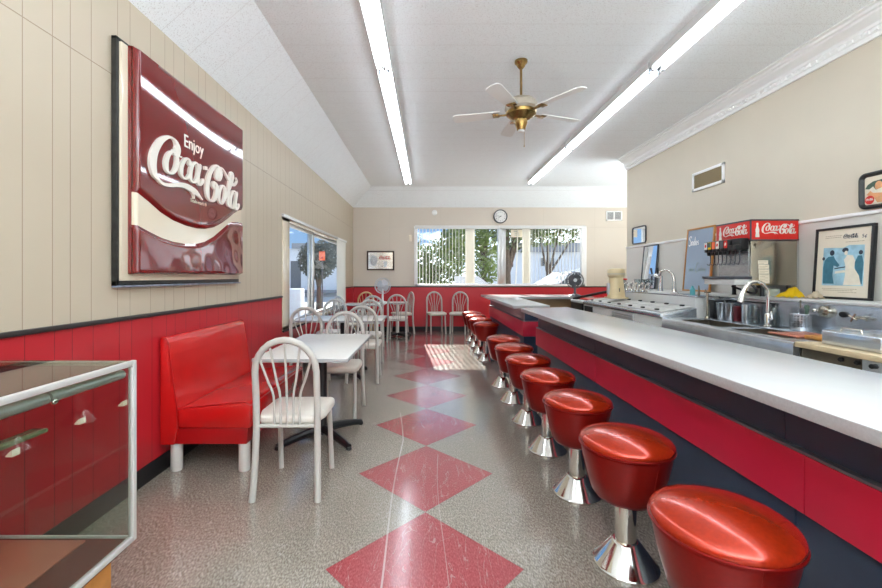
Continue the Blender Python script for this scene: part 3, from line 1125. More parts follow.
# street seen through the sliding window
Y = 30.0
t = thing('white_shop_building', 'white flat-roofed building across the street beyond the sliding window', 'building')
bm = new()
box(bm, tx(268, Y), tx(350, Y), Y, Y + 8, -0.15, tz(248.5, Y))
obj('wall', bm, 'stucco', t, flat=True)
bm = new()
box(bm, tx(293, Y), tx(350, Y), Y - 0.3, Y + 6, tz(248.5, Y), tz(243.5, Y))
obj('roof', bm, 'stucco_grey', t, flat=True)
bm = new()
box(bm, tx(291, Y), tx(301, Y), Y - 0.06, Y + 0.02, tz(288, Y), tz(261, Y))
obj('door', bm, 'door_grey', t, flat=True)
bm = new()
box(bm, tx(268, Y), tx(350, Y), Y - 0.5, Y - 0.01, tz(293, Y), tz(290, Y))
obj('kerb', bm, 'stucco_grey', t, flat=True)
Y = 18.0
tree('street_tree', 'round grey-green street tree beyond the sliding window', (tx(319, Y), Y, -0.15), 1.8,
     [((-0.35, 0, 2.2), (0.6, 0.6, 0.75)), ((0.3, 0, 2.4), (0.7, 0.6, 0.7)), ((0.0, 0, 1.9), (0.7, 0.6, 0.6))], 4200, 0.07, 'leaf_grey', 21, tr=0.13)
Y = 12.0
bm = new()
box(bm, tx(286, Y), tx(300.5, Y), Y, Y + 0.4, -0.15, tz(289, Y), 0.02)
tag(obj('utility_box', bm, 'stucco'), 'white utility cabinet on the pavement outside the sliding window', 'cabinet')

Y = 13.0
t = thing('street_sign', 'orange street sign on a thin post outside the sliding window', 'sign', (tx(322.3, Y), Y, -0.15))
bm = new()
tube(bm, [(0, 0, 0), (0, 0, tz(251, Y) + 0.15)], 0.022, 8)
obj('post', bm, 'fan_grey', t)
bm = new()
box(bm, -0.095, 0.095, -0.035, -0.024, tz(260.5, Y) + 0.15, tz(251.5, Y) + 0.15, 0.004)
obj('sign_plate', bm, 'orange', t)
bm = new()
prism(bm, [(-0.04, 0.0), (0.04, 0.0), (0.03, 0.05), (-0.03, 0.05)], frame((0, -0.036, tz(258.5, Y) + 0.15), (1, 0, 0), (0, 0, 1), (0, -1, 0)), 0, 0.002)
obj('printed_mark', bm, 'red_script', t, flat=True)
# ================================================================== ceiling things
def light_fixture(label, x, y0, y1):
    t = thing('fluorescent_light', label, 'ceiling light', (x, 0, 0), group='fluorescent strips on the ceiling')
    bm = new()
    prism(bm, [(-0.072, CH), (0.072, CH), (0.072, CH - 0.077), (0.069, CH - 0.077), (0.066, CH - 0.06), (0.016, CH - 0.055), (0.012, CH - 0.075), (-0.012, CH - 0.075), (-0.016, CH - 0.055), (-0.066, CH - 0.06), (-0.069, CH - 0.077), (-0.072, CH - 0.077)], lambda u, w, d: Vector((u, d, w)), y0 + 0.02, y1 - 0.02)  # side wings added to the housing to hold tube light off the ceiling
    obj('housing', bm, 'pale_grey', t)
    for s in (-1, 1):
        bm = new()
        tube(bm, [(s * 0.042, y0 + 0.05, CH - 0.088), (s * 0.042, y1 - 0.05, CH - 0.088)], 0.019, 12)
        obj('tube', bm, 'tube', t)
    for yy in (y0 + 0.02, y1 - 0.05):
        bm = new()
        for s in (-1, 1):
            box(bm, s * 0.042 - 0.014, s * 0.042 + 0.014, yy, yy + 0.03, CH - 0.11, CH - 0.05, 0.004)
        obj('lamp_holder', bm, 'steel', t)
    return t


FIX = [(6.32, 8.72), (3.92, 6.32), (1.52, 3.92), (-0.88, 1.52), (-2.95, -0.88)]
NM = ['farthest from the camera', 'in the middle of its row', 'nearest the camera']
for k, (a, b) in enumerate(FIX):
    w = NM[k] if k < 3 else 'behind the viewpoint'
    light_fixture('fluorescent strip in the left-hand row over the tables, ' + w, -0.42, a, b)
    light_fixture('fluorescent strip in the row over the lunch counter, ' + w, 2.18, a, b)

# ceiling fan
FXc, FYc = 0.89, 3.92
f = thing('ceiling_fan', 'brass ceiling fan with white blades hanging between the light strips', 'fan', (FXc, FYc, 0))
bm = new()
lathe(bm, [(0.0, CH), (0.062, CH), (0.06, CH - 0.02), (0.04, CH - 0.04), (0.036, CH - 0.055), (0.018, CH - 0.075), (0.0, CH - 0.075)], n=24)
obj('canopy', bm, 'brass', f)
bm = new()
tube(bm, [(0, 0, CH - 0.07), (0, 0, 3.0)], 0.012, 12)
obj('downrod', bm, 'brass', f)
bm = new()
lathe(bm, [(0.0, 3.01), (0.05, 3.01), (0.12, 2.985), (0.15, 2.95), (0.155, 2.90), (0.13, 2.87), (0.11, 2.865), (0.0, 2.865)], n=32)
obj('motor_housing', bm, mat('antique_silver', (196, 188, 172), 0.3, 0.6), f)
bm = new()
lathe(bm, [(0.132, 2.885), (0.145, 2.87), (0.14, 2.845), (0.11, 2.82), (0.075, 2.80), (0.06, 2.795), (0.06, 2.76), (0.045, 2.72), (0.04, 2.70), (0.0, 2.695)], n=32)
obj('switch_housing', bm, 'brass', f)
bm = new()
lathe(bm, [(0.0, 2.697), (0.03, 2.697), (0.034, 2.682), (0.0, 2.67)], n=20)
obj('end_cap', bm, 'white', f)
bm = new()
tube(bm, [(0.03, 0, 2.70), (0.03, 0, 2.55)], 0.0025, 6)
blob(bm, (0.03, 0, 2.545), (0.007, 0.007, 0.011), 1)
obj('pull_chain', bm, 'brass', f)
for k in range(5):
    a = radians(20 + 72 * k)
    R = Matrix.Rotation(a, 4, 'Z')
    bm = new()
    box(bm, 0.10, 0.25, -0.018, 0.018, 2.853, 2.862, 0.003, mtx=R)
    box(bm, 0.21, 0.27, -0.045, 0.045, 2.856, 2.864, 0.003, mtx=R)
    obj('blade_iron', bm, 'brass', f)
    bm = new()
    T = R @ Matrix.Translation((0, 0, 2.866)) @ Matrix.Rotation(radians(11), 4, 'X')
    out = [(0.20, -0.05), (0.62, -0.068), (0.655, -0.05), (0.665, 0.0), (0.655, 0.05), (0.62, 0.068), (0.20, 0.05)]
    prism(bm, out, lambda u, w, d: T @ Vector((u, w, d)), 0.0, 0.008)
    obj('blade', bm, 'white', f)

# ================================================================== things on the walls
# --- big red wall sign with white script
s = thing('wall_sign', 'large square dark red sign with white script and wave on the cream wall', 'sign', (0, 0, 0))
SX, SY0, SY1, SZ0, SZ1 = XL, 2.37, 3.72, 1.315, 2.635
bm = new()
for a, b, c, d in ((2.30, 3.79, 1.247, 1.275), (2.30, 3.79, 2.635, 2.655), (2.30, 2.322, 1.247, 2.655), (3.77, 3.79, 1.247, 2.655)):
    box(bm, XL + 0.002, XL + 0.032, a, b, c, d, 0.003)
obj('outer_frame', bm, 'sign_black', s)
bm = new()
box(bm, XL + 0.003, XL + 0.045, 2.302, 3.80, 1.238, 1.249, 0.002)
obj('lower_ledge', bm, 'sign_blue', s)
bm = new()
box(bm, XL + 0.004, XL + 0.045, 2.322, 3.77, 1.275, 2.635, 0.006)
obj('backing_tray', bm, 'sign_cream', s)

UP = [(0.0, 1.79), (0.09, 1.755), (0.21, 1.703), (0.33, 1.670), (0.47, 1.652), (0.60, 1.648), (0.71, 1.657), (0.84, 1.685), (0.96, 1.732), (1.08, 1.79), (1.18, 1.845), (1.27, 1.885), (1.35, 1.905)]
LO = [(0.0, 1.60), (0.09, 1.575), (0.21, 1.546), (0.33, 1.530), (0.47, 1.526), (0.60, 1.536), (0.71, 1.560), (0.84, 1.612), (0.96, 1.678), (1.06, 1.733), (1.14, 1.765), (1.25, 1.783), (1.35, 1.786)]


def interp(tab, u):
    for (a, b), (c, d) in zip(tab, tab[1:]):
        if u <= c:
            t = (u - a) / (c - a)
            return b + (d - b) * t
    return tab[-1][1]


def sign_x(u, z):
    """the moulded face: rounded at its border, belly in the middle, step at the wave"""
    v = z - SZ0
    e = min(u, 1.35 - u, v, (SZ1 - SZ0) - v)
    r = 0.016
    k = 1.0 if e >= r else math.sqrt(max(0.0, 1 - (1 - e / r) ** 2))
    x = 0.060 + 0.034 * k
    up, lo = interp(UP, u), interp(LO, u)
    d1, d2 = z - up, lo - z
    x += 0.012 * max(0.0, min(1.0, d1 / 0.025)) + 0.012 * max(0.0, min(1.0, d2 / 0.025))
    x += 0.010 * sin(pi * u / 1.35) * sin(pi * v / (SZ1 - SZ0))
    if d2 > 0.05:
        x += 0.0011 * sin(u * 21) * sin(z * 17 + u * 4) * min(1, (d2 - 0.05) / 0.05)
    return XL + x


NU, NV = 90, 96
bm_u, bm_w, bm_l = new(), new(), new()


def sheet(bm, zlo, zhi, nv):
    rows = []
    for j in range(nv + 1):
        row = []
        for i in range(NU + 1):
            t = i / NU
            u = 1.35 * (0.5 - 0.5 * cos(pi * t))
            a, b = zlo(u), zhi(u)
            s_ = j / nv
            z = a + (b - a) * s_
            row.append(bm.verts.new((sign_x(u, z), SY0 + u, z)))
        rows.append(row)
    for j in range(nv):
        for i in range(NU):
            bm.faces.new((rows[j][i], rows[j][i + 1], rows[j + 1][i + 1], rows[j + 1][i]))


sheet(bm_u, lambda u: interp(UP, u), lambda u: SZ1, 48)
sheet(bm_w, lambda u: interp(LO, u), lambda u: interp(UP, u), 12)
sheet(bm_l, lambda u: SZ0, lambda u: interp(LO, u), 30)
for z0, z1, bmx in ((1.79, SZ1, bm_u), (SZ0, 1.60, bm_l)):
    pass
obj('face_upper', bm_u, 'sign_red', s, angle=60)
obj('face_lower', bm_l, 'sign_red', s, angle=60)
obj('wave_band', bm_w, 'sign_cream', s, angle=60)
bm = new()
for a, b, c, d in ((SY0, SY0 + 0.003, SZ0, SZ1), (SY1 - 0.003, SY1, SZ0, SZ1), (SY0, SY1, SZ0, SZ0 + 0.003), (SY0, SY1, SZ1 - 0.003, SZ1)):
    box(bm, XL + 0.04, XL + 0.066, a, b, c, d)
obj('face_rim', bm, 'sign_red', s, flat=True)


def sign_place(u0, z0, sc, extra=0.0):
    def f_(a, b, c=0.0):
        u, z = u0 + a * sc, z0 + b * sc
        return Vector((sign_x(u, z) + c, SY0 + u, z))
    return f_


bm = new()
script_logo(bm, sign_place(0.085, 1.888, 0.143), -0.004, 0.016, bold=0.9)
obj('script_lettering', bm, 'sign_white', s, angle=40)
bm = new()
text_bm(bm, 'Enjoy', sign_place(0.425, 2.19, 1.0), 0.125, -0.003, 0.004, sx=0.88)
obj('enjoy_lettering', bm, 'sign_white', s, flat=True)
bm = new()
text_bm(bm, 'Trade-mark \u00ae', sign_place(0.50, 1.825, 1.0), 0.036, -0.003, 0.002)
obj('trademark_lettering', bm, 'sign_cream', s, flat=True)

# --- vent on the right wall
v = thing('wall_vent', 'tan louvred air vent in a white frame on the bare upper wall', 'vent', (XR, 5.115, 2.53))
bm = new()
for a, b, c, d in ((-0.29, 0.29, 0.085, 0.12), (-0.29, 0.29, -0.12, -0.085), (-0.29, -0.255, -0.12, 0.12), (0.255, 0.29, -0.12, 0.12)):
    box(bm, -0.022, -0.001, a, b, c, d, 0.004)
obj('frame', bm, 'trim_white', v)
bm = new()
box(bm, -0.006, -0.001, -0.255, 0.255, -0.085, 0.085)
for i in range(30):
    y = -0.25 + i * 0.0172
    prism(bm, [(-0.016, 0.0), (-0.012, 0.0), (-0.008, 0.0152), (-0.012, 0.0152)], lambda u, w, d, y=y: Vector((u, y + w, d)), -0.085, 0.085)
obj('louvres', bm, 'vent_brown', v, flat=True)

# --- vent on the far wall
v = thing('wall_vent', 'small white two-panel vent high on the far wall', 'vent', (4.42, YF, 2.74))
bm = new()
for a, b, c, d in ((-0.19, 0.19, 0.09, 0.115), (-0.19, 0.19, -0.115, -0.09), (-0.19, -0.165, -0.115, 0.115), (0.165, 0.19, -0.115, 0.115), (-0.012, 0.012, -0.115, 0.115)):
    box(bm, a, b, -0.022, -0.001, c, d, 0.003)
obj('frame', bm, 'trim_white', v)
bm = new()
for i in range(11):
    z = -0.085 + i * 0.0165
    box(bm, -0.165, 0.165, -0.014, -0.003, z, z + 0.006)
obj('louvres', bm, 'pale_grey', v, flat=True)
bm = new()
box(bm, -0.165, 0.165, -0.003, -0.001, -0.09, 0.09)
obj('backing', bm, 'sign_dark', v, flat=True)

# --- clock
CX, CZ = tx(500.3, YF), tz(216.5, YF)
c = thing('wall_clock', 'round white wall clock with grey rim above the far window', 'clock', (CX, YF, CZ))
bm = new()
lathe(bm, [(0.0, 0), (0.165, 0), (0.165, 0.03), (0.155, 0.042), (0.142, 0.036), (0.140, 0.02), (0.0, 0.02)], n=40, mtx=AX['-y'])
obj('case', bm, 'fan_grey', c)
bm = new()
lathe(bm, [(0.0, 0.0), (0.141, 0.0), (0.141, 0.004), (0.0, 0.004)], (0, -0.02, 0), n=40, mtx=AX['-y'])
obj('dial', bm, 'white', c)
bm = new()
pl = frame((0, -0.0245, 0), (1, 0, 0), (0, 0, 1), (0, -1, 0))
for h in range(1, 13):
    a = pi / 2 - h * pi / 6
    p2 = frame((0.108 * cos(a), -0.0245, 0.108 * sin(a) - 0.013), (1, 0, 0), (0, 0, 1), (0, -1, 0))
    text_bm(bm, str(h), p2, 0.04, 0, 0.001, 'CENTER')
obj('numerals', bm, 'black', c, flat=True)


def hand(a, l, w):
    bm = new()
    a = pi / 2 - a
    d = Vector((cos(a), sin(a)))
    n_ = Vector((-d.y, d.x))
    prism(bm, [tuple(-d * 0.02 + n_ * w), tuple(d * l + n_ * w * 0.5), tuple(d * l - n_ * w * 0.5), tuple(-d * 0.02 - n_ * w)], pl, 0.002, 0.004)
    obj('hand', bm, 'black', c, flat=True)


hand(radians(7.72 * 30), 0.075, 0.006)
hand(radians(46.5 * 6), 0.11, 0.004)

# --- detector, thermostat
bm = new()
lathe(bm, [(0.0, 0), (0.065, 0), (0.065, 0.02), (0.05, 0.035), (0.025, 0.04), (0.0, 0.04)], (tx(434.5, YF), YF, tz(212.7, YF)), 28, mtx=AX['-y'])
tag(obj('smoke_detector', bm, 'white'), 'small round white detector on the far wall left of the clock', 'detector')
bm = new()
X = tx(410.5, YF)
box(bm, X - 0.035, X + 0.035, YF - 0.03, YF, tz(241.5, YF), tz(235, YF), 0.006)
tag(obj('thermostat', bm, 'paper'), 'small cream thermostat beside the far window frame', 'thermostat')

# --- advertising mirror on the far wall
x0, x1, z0, z1 = tx(367, YF), tx(394.3, YF), tz(270.3, YF), tz(251, YF)
t = thing('advertising_mirror', 'dark framed mirror with red script and round emblem on the far wall', 'mirror', ((x0 + x1) / 2, YF, (z0 + z1) / 2))
w_, h_ = (x1 - x0) / 2, (z1 - z0) / 2
bm = new()
for a, b, c_, d in ((-w_, w_, h_ - 0.035, h_), (-w_, w_, -h_, -h_ + 0.035), (-w_, -w_ + 0.035, -h_, h_), (w_ - 0.035, w_, -h_, h_)):
    box(bm, a, b, -0.035, -0.001, c_, d, 0.005)
obj('frame', bm, 'wood_dark', t)
bm = new()
box(bm, -w_ + 0.03, w_ - 0.03, -0.012, -0.006, -h_ + 0.03, h_ - 0.03)
obj('glass', bm, mat('mirror_silvered', (216, 210, 202), 0.12, 0.8), t, flat=True)
bm = new()
pl = frame((0.02, -0.013, 0.035), (1, 0, 0), (0, 0, 1), (0, -1, 0))
script_logo(bm, lambda a, b, c_=0.0: frame((-0.03, -0.013, 0.03), (1, 0, 0), (0, 0, 1), (0, -1, 0))(a * 0.033, b * 0.04, c_), 0, 0.001, n=4)
obj('script_lettering', bm, 'red_script', t, flat=True)
bm = new()
lathe(bm, [(0.0, 0), (0.085, 0), (0.085, 0.001), (0.0, 0.001)], (-0.16, -0.012, 0.0), 28, sy=1.45, mtx=AX['-y'])
obj('round_emblem', bm, 'fan_silver', t, flat=True)
bm = new()
for r0 in (0.075, 0.055, 0.03):
    pts = [(-0.16 + r0 * cos(a * pi / 14), -0.0135, r0 * 1.45 * sin(a * pi / 14)) for a in range(28)]
    tube(bm, pts, 0.003, 4, closed=True)
obj('emblem_rings', bm, 'fan_grey', t)
bm = new()
prism(bm, [(-0.01, -0.15), (0.05, -0.15), (0.06, -0.02), (-0.02, -0.02)], frame((0.09, -0.012, 0), (1, 0, 0), (0, 0, 1), (0, -1, 0)), 0, 0.001)
obj('etched_glass_shape', bm, 'fan_silver', t, flat=True)

# --- small rounded mirror on the right wall


def round_rect(w, h, r, n=6):
    out = []
    for cx, cy, a0 in ((w - r, h - r, 0), (-w + r, h - r, pi / 2), (-w + r, -h + r, pi), (w - r, -h + r, 1.5 * pi)):
        for k in range(n + 1):
            a = a0 + pi / 2 * k / n
            out.append((cx + r * cos(a), cy + r * sin(a)))
    return out


def rimmed_panel(t, w, h, r, rim, pl, m_rim, m_in, depth, inner_name):
    bm = new()
    o, i = round_rect(w, h, r), round_rect(w - rim, h - rim, max(0.004, r - rim))
    n = len(o)
    rows = []
    for k in range(n):
        rows.append([bm.verts.new(pl(o[k][0], o[k][1], 0.001)), bm.verts.new(pl(o[k][0], o[k][1], depth)), bm.verts.new(pl((o[k][0] * 0.6 + i[k][0] * 0.4), (o[k][1] * 0.6 + i[k][1] * 0.4), depth * 1.12)), bm.verts.new(pl(i[k][0], i[k][1], depth * 0.45)), bm.verts.new(pl(i[k][0], i[k][1], 0.001))])
    for k in range(n):
        A, B = rows[k], rows[(k + 1) % n]
        for q_ in range(5):
            bm.faces.new((A[q_], A[(q_ + 1) % 5], B[(q_ + 1) % 5], B[q_]))
    obj('rim', bm, m_rim, t, angle=50)
    bm = new()
    prism(bm, i, pl, 0.001, depth * 0.4)
    return obj(inner_name, bm, m_in, t, flat=True)


Ym = 6.78
t = thing('small_mirror', 'small dark framed mirror hanging at the end of the right wall', 'mirror', (XR - 0.001, Ym, 1.985))
rimmed_panel(t, 0.22, 0.145, 0.05, 0.02, frame((0, 0, 0), (0, -1, 0), (0, 0, 1), (-1, 0, 0)), 'fan_grey', 'mirror', 0.02, 'mirror_glass')

# --- serving tray hung on the right wall, at the edge of the picture
t = thing('serving_tray', 'black rimmed serving tray with a picture hung on the upper right wall', 'tray', (XR - 0.001, 3.09, 1.975))
pl = frame((0, 0, 0), (0, -1, 0), (0, 0, 1), (-1, 0, 0))
rimmed_panel(t, 0.215, 0.142, 0.05, 0.032, pl, 'black', 'paper', 0.03, 'picture_ground')
bm = new()
prism(bm, [(-0.18, 0.02), (-0.16, 0.05), (-0.12, 0.07), (-0.05, 0.075), (0.05, 0.08), (0.14, 0.05), (0.17, 0.0), (0.08, -0.02), (-0.1, 0.0)], pl, 0.0125, 0.0132)
obj('painted_backdrop', bm, 'green_print', t, flat=True)
bm = new()
prism(bm, ell(-0.08, 0.03, 0.028, 0.036, 0), pl, 0.0134, 0.0145)
prism(bm, [(-0.17, -0.03), (-0.13, 0.01), (-0.10, -0.01), (-0.06, -0.01), (-0.02, -0.02), (0.02, -0.06), (0.0, -0.10), (-0.09, -0.10), (-0.12, -0.05)], pl, 0.0133, 0.0140)
obj('painted_figure', bm, 'skin', t, flat=True)
bm = new()
prism(bm, [(-0.15, 0.01), (-0.12, 0.03), (-0.10, 0.0), (-0.02, 0.02), (0.06, 0.0), (0.05, -0.05), (-0.05, -0.03), (-0.12, -0.02)], pl, 0.0141, 0.0148)
obj('painted_cloth', bm, 'print_cream', t, flat=True)
bm = new()
prism(bm, ell(-0.145, -0.072, 0.034, 0.034, 0, 24), pl, 0.0142, 0.0155)
obj('red_disc', bm, 'red_panel', t, flat=True)
bm = new()
script_logo(bm, lambda a, b, c_=0.0: pl(-0.171 + a * 0.0065, -0.076 + b * 0.0085, c_), 0.0155, 0.0162, n=3)
obj('script_lettering', bm, 'sign_white', t, flat=True)
# ================================================================== lunch counters
def slab(bm, poly, z0, z1, bev=0.004):
    prism(bm, poly, lambda u, w, d: Vector((u, w, d)), z0, z1, bev)


KT, KB = 0.931, 0.891
c = thing('lunch_counter', 'long white topped lunch counter with charcoal and crimson front, the nearer one', 'counter')
bm = new()
slab(bm, [(1.08, -0.6), (1.74, -0.6), (1.68, 4.95), (1.08, 4.76)], KT - 0.003, KT, 0.001)
obj('counter_top', bm, 'laminate', c)
bm = new()
slab(bm, [(1.0805, -0.6), (1.7395, -0.6), (1.6795, 4.9495), (1.0805, 4.7595)], KB, KT - 0.003, 0.001)
obj('counter_edge', bm, 'lam_edge', c)


def seg_panel(x0, x1, ys, z0, z1):
    bm = new()
    for a, b in zip(ys, ys[1:]):
        box(bm, x0, x1, a + 0.002, b - 0.002, z0, z1, 0.001, 1)
    return bm


obj('upper_panel', seg_panel(1.262, 1.30, [-0.5, 1.45, 3.1, 4.70], 0.722, KB), 'counter_black', c)
obj('crimson_stripe', seg_panel(1.235, 1.30, [-0.5, 1.347, 3.03, 4.70], 0.518, 0.712), 'counter_red', c)
obj('lower_panel', seg_panel(1.255, 1.30, [-0.5, 1.40, 3.06, 4.70], 0.10, 0.516), 'counter_black', c)
bm = new()
box(bm, 1.237, 1.30, -0.5, 4.70, 0.712, 0.722, 0.002)
obj('ledge_strip', bm, 'ledge_grey', c)
bm = new()
box(bm, 1.30, 1.64, -0.5, 4.69, 0.0, KB)
box(bm, 1.27, 1.30, -0.5, 4.69, 0.0, 0.10)
obj('carcass', bm, 'counter_black', c, flat=True)
bm = new()
box(bm, 1.641, 1.65, -0.5, 4.69, 0.08, KB - 0.005)
obj('bounce_panel', bm, 'white', c, flat=True)  # unseen white panel added so the steel apron opposite reflects brighter

c = thing('corner_counter', 'smaller white topped corner counter beyond the long lunch counter', 'counter')
L_ = [(1.08, 5.21), (1.55, 5.21), (1.60, 7.40), (3.0, 7.40), (3.0, 8.40), (1.08, 8.40)]
bm = new()
slab(bm, L_, KT - 0.003, KT, 0.001)
obj('counter_top', bm, 'laminate', c)
bm = new()
slab(bm, [(1.0805, 5.2105), (1.5495, 5.2105), (1.5995, 7.4005), (2.9995, 7.4005), (2.9995, 8.3995), (1.0805, 8.3995)], KB, KT - 0.003, 0.001)
obj('counter_edge', bm, 'lam_edge', c)
bm = new()
box(bm, 1.262, 1.48, 5.36, 8.3, 0.722, KB)
obj('upper_panel', bm, 'counter_black', c, flat=True)
bm = new()
box(bm, 1.235, 1.50, 5.34, 8.3, 0.518, 0.712, 0.002)
obj('crimson_stripe', bm, 'counter_red', c)
bm = new()
box(bm, 1.237, 1.498, 5.342, 8.3, 0.712, 0.722, 0.002)
obj('ledge_strip', bm, 'ledge_grey', c)
bm = new()
box(bm, 1.255, 1.48, 5.36, 8.3, 0.0, 0.516)
obj('lower_panel', bm, 'counter_black', c, flat=True)
bm = new()
box(bm, 1.50, 2.95, 7.52, 8.3, 0.0, KB)
obj('return_panel', bm, mat('brown_laminate', (150, 118, 84), 0.4, var=0.1, vscale=3), c, flat=True)

# ================================================================== stools
GS = 'red stools along the counters'


def make_stool(label):
    t = thing('counter_stool', label, 'stool', group=GS)
    bm = new()
    lathe(bm, [(0.0, 0.0), (0.138, 0.0), (0.138, 0.010), (0.130, 0.016), (0.062, 0.105), (0.052, 0.112), (0.0, 0.112)], n=40)
    obj('base', bm, 'chrome', t, angle=25)
    bm = new()
    lathe(bm, [(0.0, 0.11), (0.045, 0.11), (0.045, 0.36), (0.0, 0.36)], n=32)
    obj('post', bm, 'chrome', t)
    bm = new()
    lathe(bm, [(0.0, 0.305), (0.1037, 0.305), (0.1267, 0.312), (0.1440, 0.334), (0.1642, 0.405), (0.1805, 0.475), (0.1901, 0.524), (0.1920, 0.538), (0.1882, 0.543), (0.0, 0.543)], n=48)
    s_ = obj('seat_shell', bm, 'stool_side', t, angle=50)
    for a in (0.4, 0.4 + 2 * pi / 3, 0.4 + 4 * pi / 3):
        bm = new()
        tube(bm, [(r * cos(a), r * sin(a), z) for r, z in ((0.1445, 0.334), (0.1646, 0.405), (0.1810, 0.475), (0.1920, 0.534))], 0.0022, 6)
        obj('seam', bm, 'stool_side', s_)
    bm = new()
    lathe(bm, [(0.0, 0.539), (0.1882, 0.539), (0.1949, 0.545), (0.1978, 0.553), (0.1958, 0.562), (0.1882, 0.571), (0.1690, 0.582), (0.1344, 0.593), (0.0864, 0.602), (0.0384, 0.6065), (0.0, 0.6075)], n=48)
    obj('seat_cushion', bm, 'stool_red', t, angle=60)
    bm = new()
    pts = [(0.1955 * cos(2 * pi * k / 48), 0.1955 * sin(2 * pi * k / 48), 0.542) for k in range(48)]
    tube(bm, pts, 0.005, 6, closed=True)
    obj('piping', bm, 'stool_side', t)
    return t


SL = ['red vinyl stool nearest the camera, its foot out of sight',
      'second red vinyl stool from the camera, its whole chrome base showing',
      'third red vinyl stool from the camera along the long counter',
      'fourth red vinyl stool from the camera along the long counter',
      'fifth red vinyl stool from the camera, in the middle of the long counter row',
      'sixth red vinyl stool from the camera, last but one at the long counter',
      'red vinyl stool at the far end of the long counter, before the gap',
      'first red vinyl stool past the gap, at the corner counter',
      'second red vinyl stool past the gap, at the corner counter',
      'third red vinyl stool past the gap, last but one at the corner counter',
      'farthest red vinyl stool, at the corner counter end near the far wall chairs']
SP = [(0.894, 1.25 + 0.605 * k) for k in range(7)] + [(0.90, 6.36), (0.895, 7.0), (0.89, 7.65), (0.885, 8.3)]
st0 = make_stool(SL[0])
st0.location = (*SP[0], 0)
for k in range(1, 11):
    dup(st0, (*SP[k], 0), 0.37 * k, SL[k], GS)

# ================================================================== booth bench
b = thing('booth_bench', 'red vinyl booth bench on white legs against the red wainscot', 'bench')
BY0, BY1 = 2.70, 3.81
bm = new()
prism(bm, [(-1.764, 0.19), (-1.20, 0.19), (-1.19, 0.30), (-1.764, 0.30)], lambda u, w, d: Vector((u, d, w)), BY0 + 0.012, BY1 - 0.012, 0.006)
obj('base_panel', bm, 'booth_base', b)
bm = new()
prism(bm, [(-1.655, 0.295), (-1.165, 0.295), (-1.160, 0.455), (-1.20, 0.475), (-1.62, 0.435), (-1.655, 0.42)], lambda u, w, d: Vector((u, d, w)), BY0, BY1, 0.018)
obj('seat_cushion', bm, 'booth_red', b, angle=50)
bm = new()
for y in (BY0 + 0.004, BY1 - 0.004):
    tube(bm, [(-1.645, y, 0.42), (-1.60, y, 0.434), (-1.21, y, 0.473), (-1.168, y, 0.452)], 0.005, 6)
tube(bm, [(-1.168, BY0 + 0.004, 0.452), (-1.168, BY1 - 0.004, 0.452)], 0.005, 6)
obj('seat_piping', bm, 'booth_pipe', b)
bm = new()
prism(bm, [(-1.764, 0.19), (-1.67, 0.19), (-1.645, 0.30), (-1.65, 0.44), (-1.675, 0.62), (-1.695, 0.78), (-1.705, 0.865), (-1.72, 0.895), (-1.745, 0.902), (-1.764, 0.895)], lambda u, w, d: Vector((u, d, w)), BY0 - 0.006, BY1 + 0.006, 0.010)
obj('backrest', bm, 'booth_red', b, angle=50)
for y in (BY0 - 0.004, BY1 + 0.004):
    bm = new()
    tube(bm, [(-1.648, y, 0.30), (-1.653, y, 0.44), (-1.678, y, 0.62), (-1.698, y, 0.78), (-1.708, y, 0.865), (-1.722, y, 0.894), (-1.75, y, 0.90)], 0.005, 6)
    obj('backrest_piping', bm, 'booth_pipe', b)
for x in (-1.69, -1.235):
    for y in (BY0 + 0.06, BY1 - 0.06):
        bm = new()
        lathe(bm, [(0.0, 0), (0.034, 0), (0.037, 0.006), (0.037, 0.192), (0.0, 0.192)], (x, y, 0), 20)
        obj('leg', bm, 'chair_white', b)

# ================================================================== tables


def make_table(label, x, y, lx, ly, column, arms, group='white cafe tables'):
    t = thing('cafe_table', label, 'table', (x, y, 0), group=group)
    bm = new()
    box(bm, -lx / 2, lx / 2, -ly / 2, ly / 2, 0.722, 0.75, 0.003)
    obj('table_top', bm, 'table_white', t)
    bm = new()
    box(bm, -lx / 2 - 0.002, lx / 2 + 0.002, -ly / 2 - 0.002, ly / 2 + 0.002, 0.724, 0.747, 0.002)
    obj('edge_band', bm, 'lam_edge', t)
    bm = new()
    lathe(bm, [(0.0, 0.03), (0.05, 0.03), (0.04, 0.08), (0.036, 0.10), (0.036, 0.69), (0.11, 0.70), (0.11, 0.722), (0.0, 0.722)], n=24)
    obj('column', bm, column, t)
    bm = new()
    for k in range(4):
        a = arms + k * pi / 2
        R_ = 0.38
        tube(bm, [(0, 0, 0.062), (0.12 * cos(a), 0.12 * sin(a), 0.06), (R_ * 0.75 * cos(a), R_ * 0.75 * sin(a), 0.042), (R_ * cos(a), R_ * sin(a), 0.024)], [0.036, 0.034, 0.027, 0.023], 10, smooth=3)
        lathe(bm, [(0.0, 0), (0.016, 0), (0.022, 0.008), (0.018, 0.026), (0.0, 0.026)], (R_ * cos(a), R_ * sin(a), 0), 14)
    obj('cross_base', bm, 'cast_black', t)
    return t


make_table('white cafe table on a black cross base beside the red booth', -0.86, 3.34, 0.64, 1.18, 'cast_black', 0.78)
make_table('white cafe table below the sliding window, second from the camera', -1.13, 5.46, 1.10, 0.66, 'cast_black', 0.8)
make_table('white cafe table in the far left corner carrying the white desk fan', -1.28, 8.30, 0.80, 0.62, 'cast_black', 0.7)
make_table('small white pedestal table behind the farthest aisle chair', -0.66, 8.86, 0.42, 0.44, 'chair_white', 0.75)

# ================================================================== chairs
GC = 'arch-backed cafe chairs'


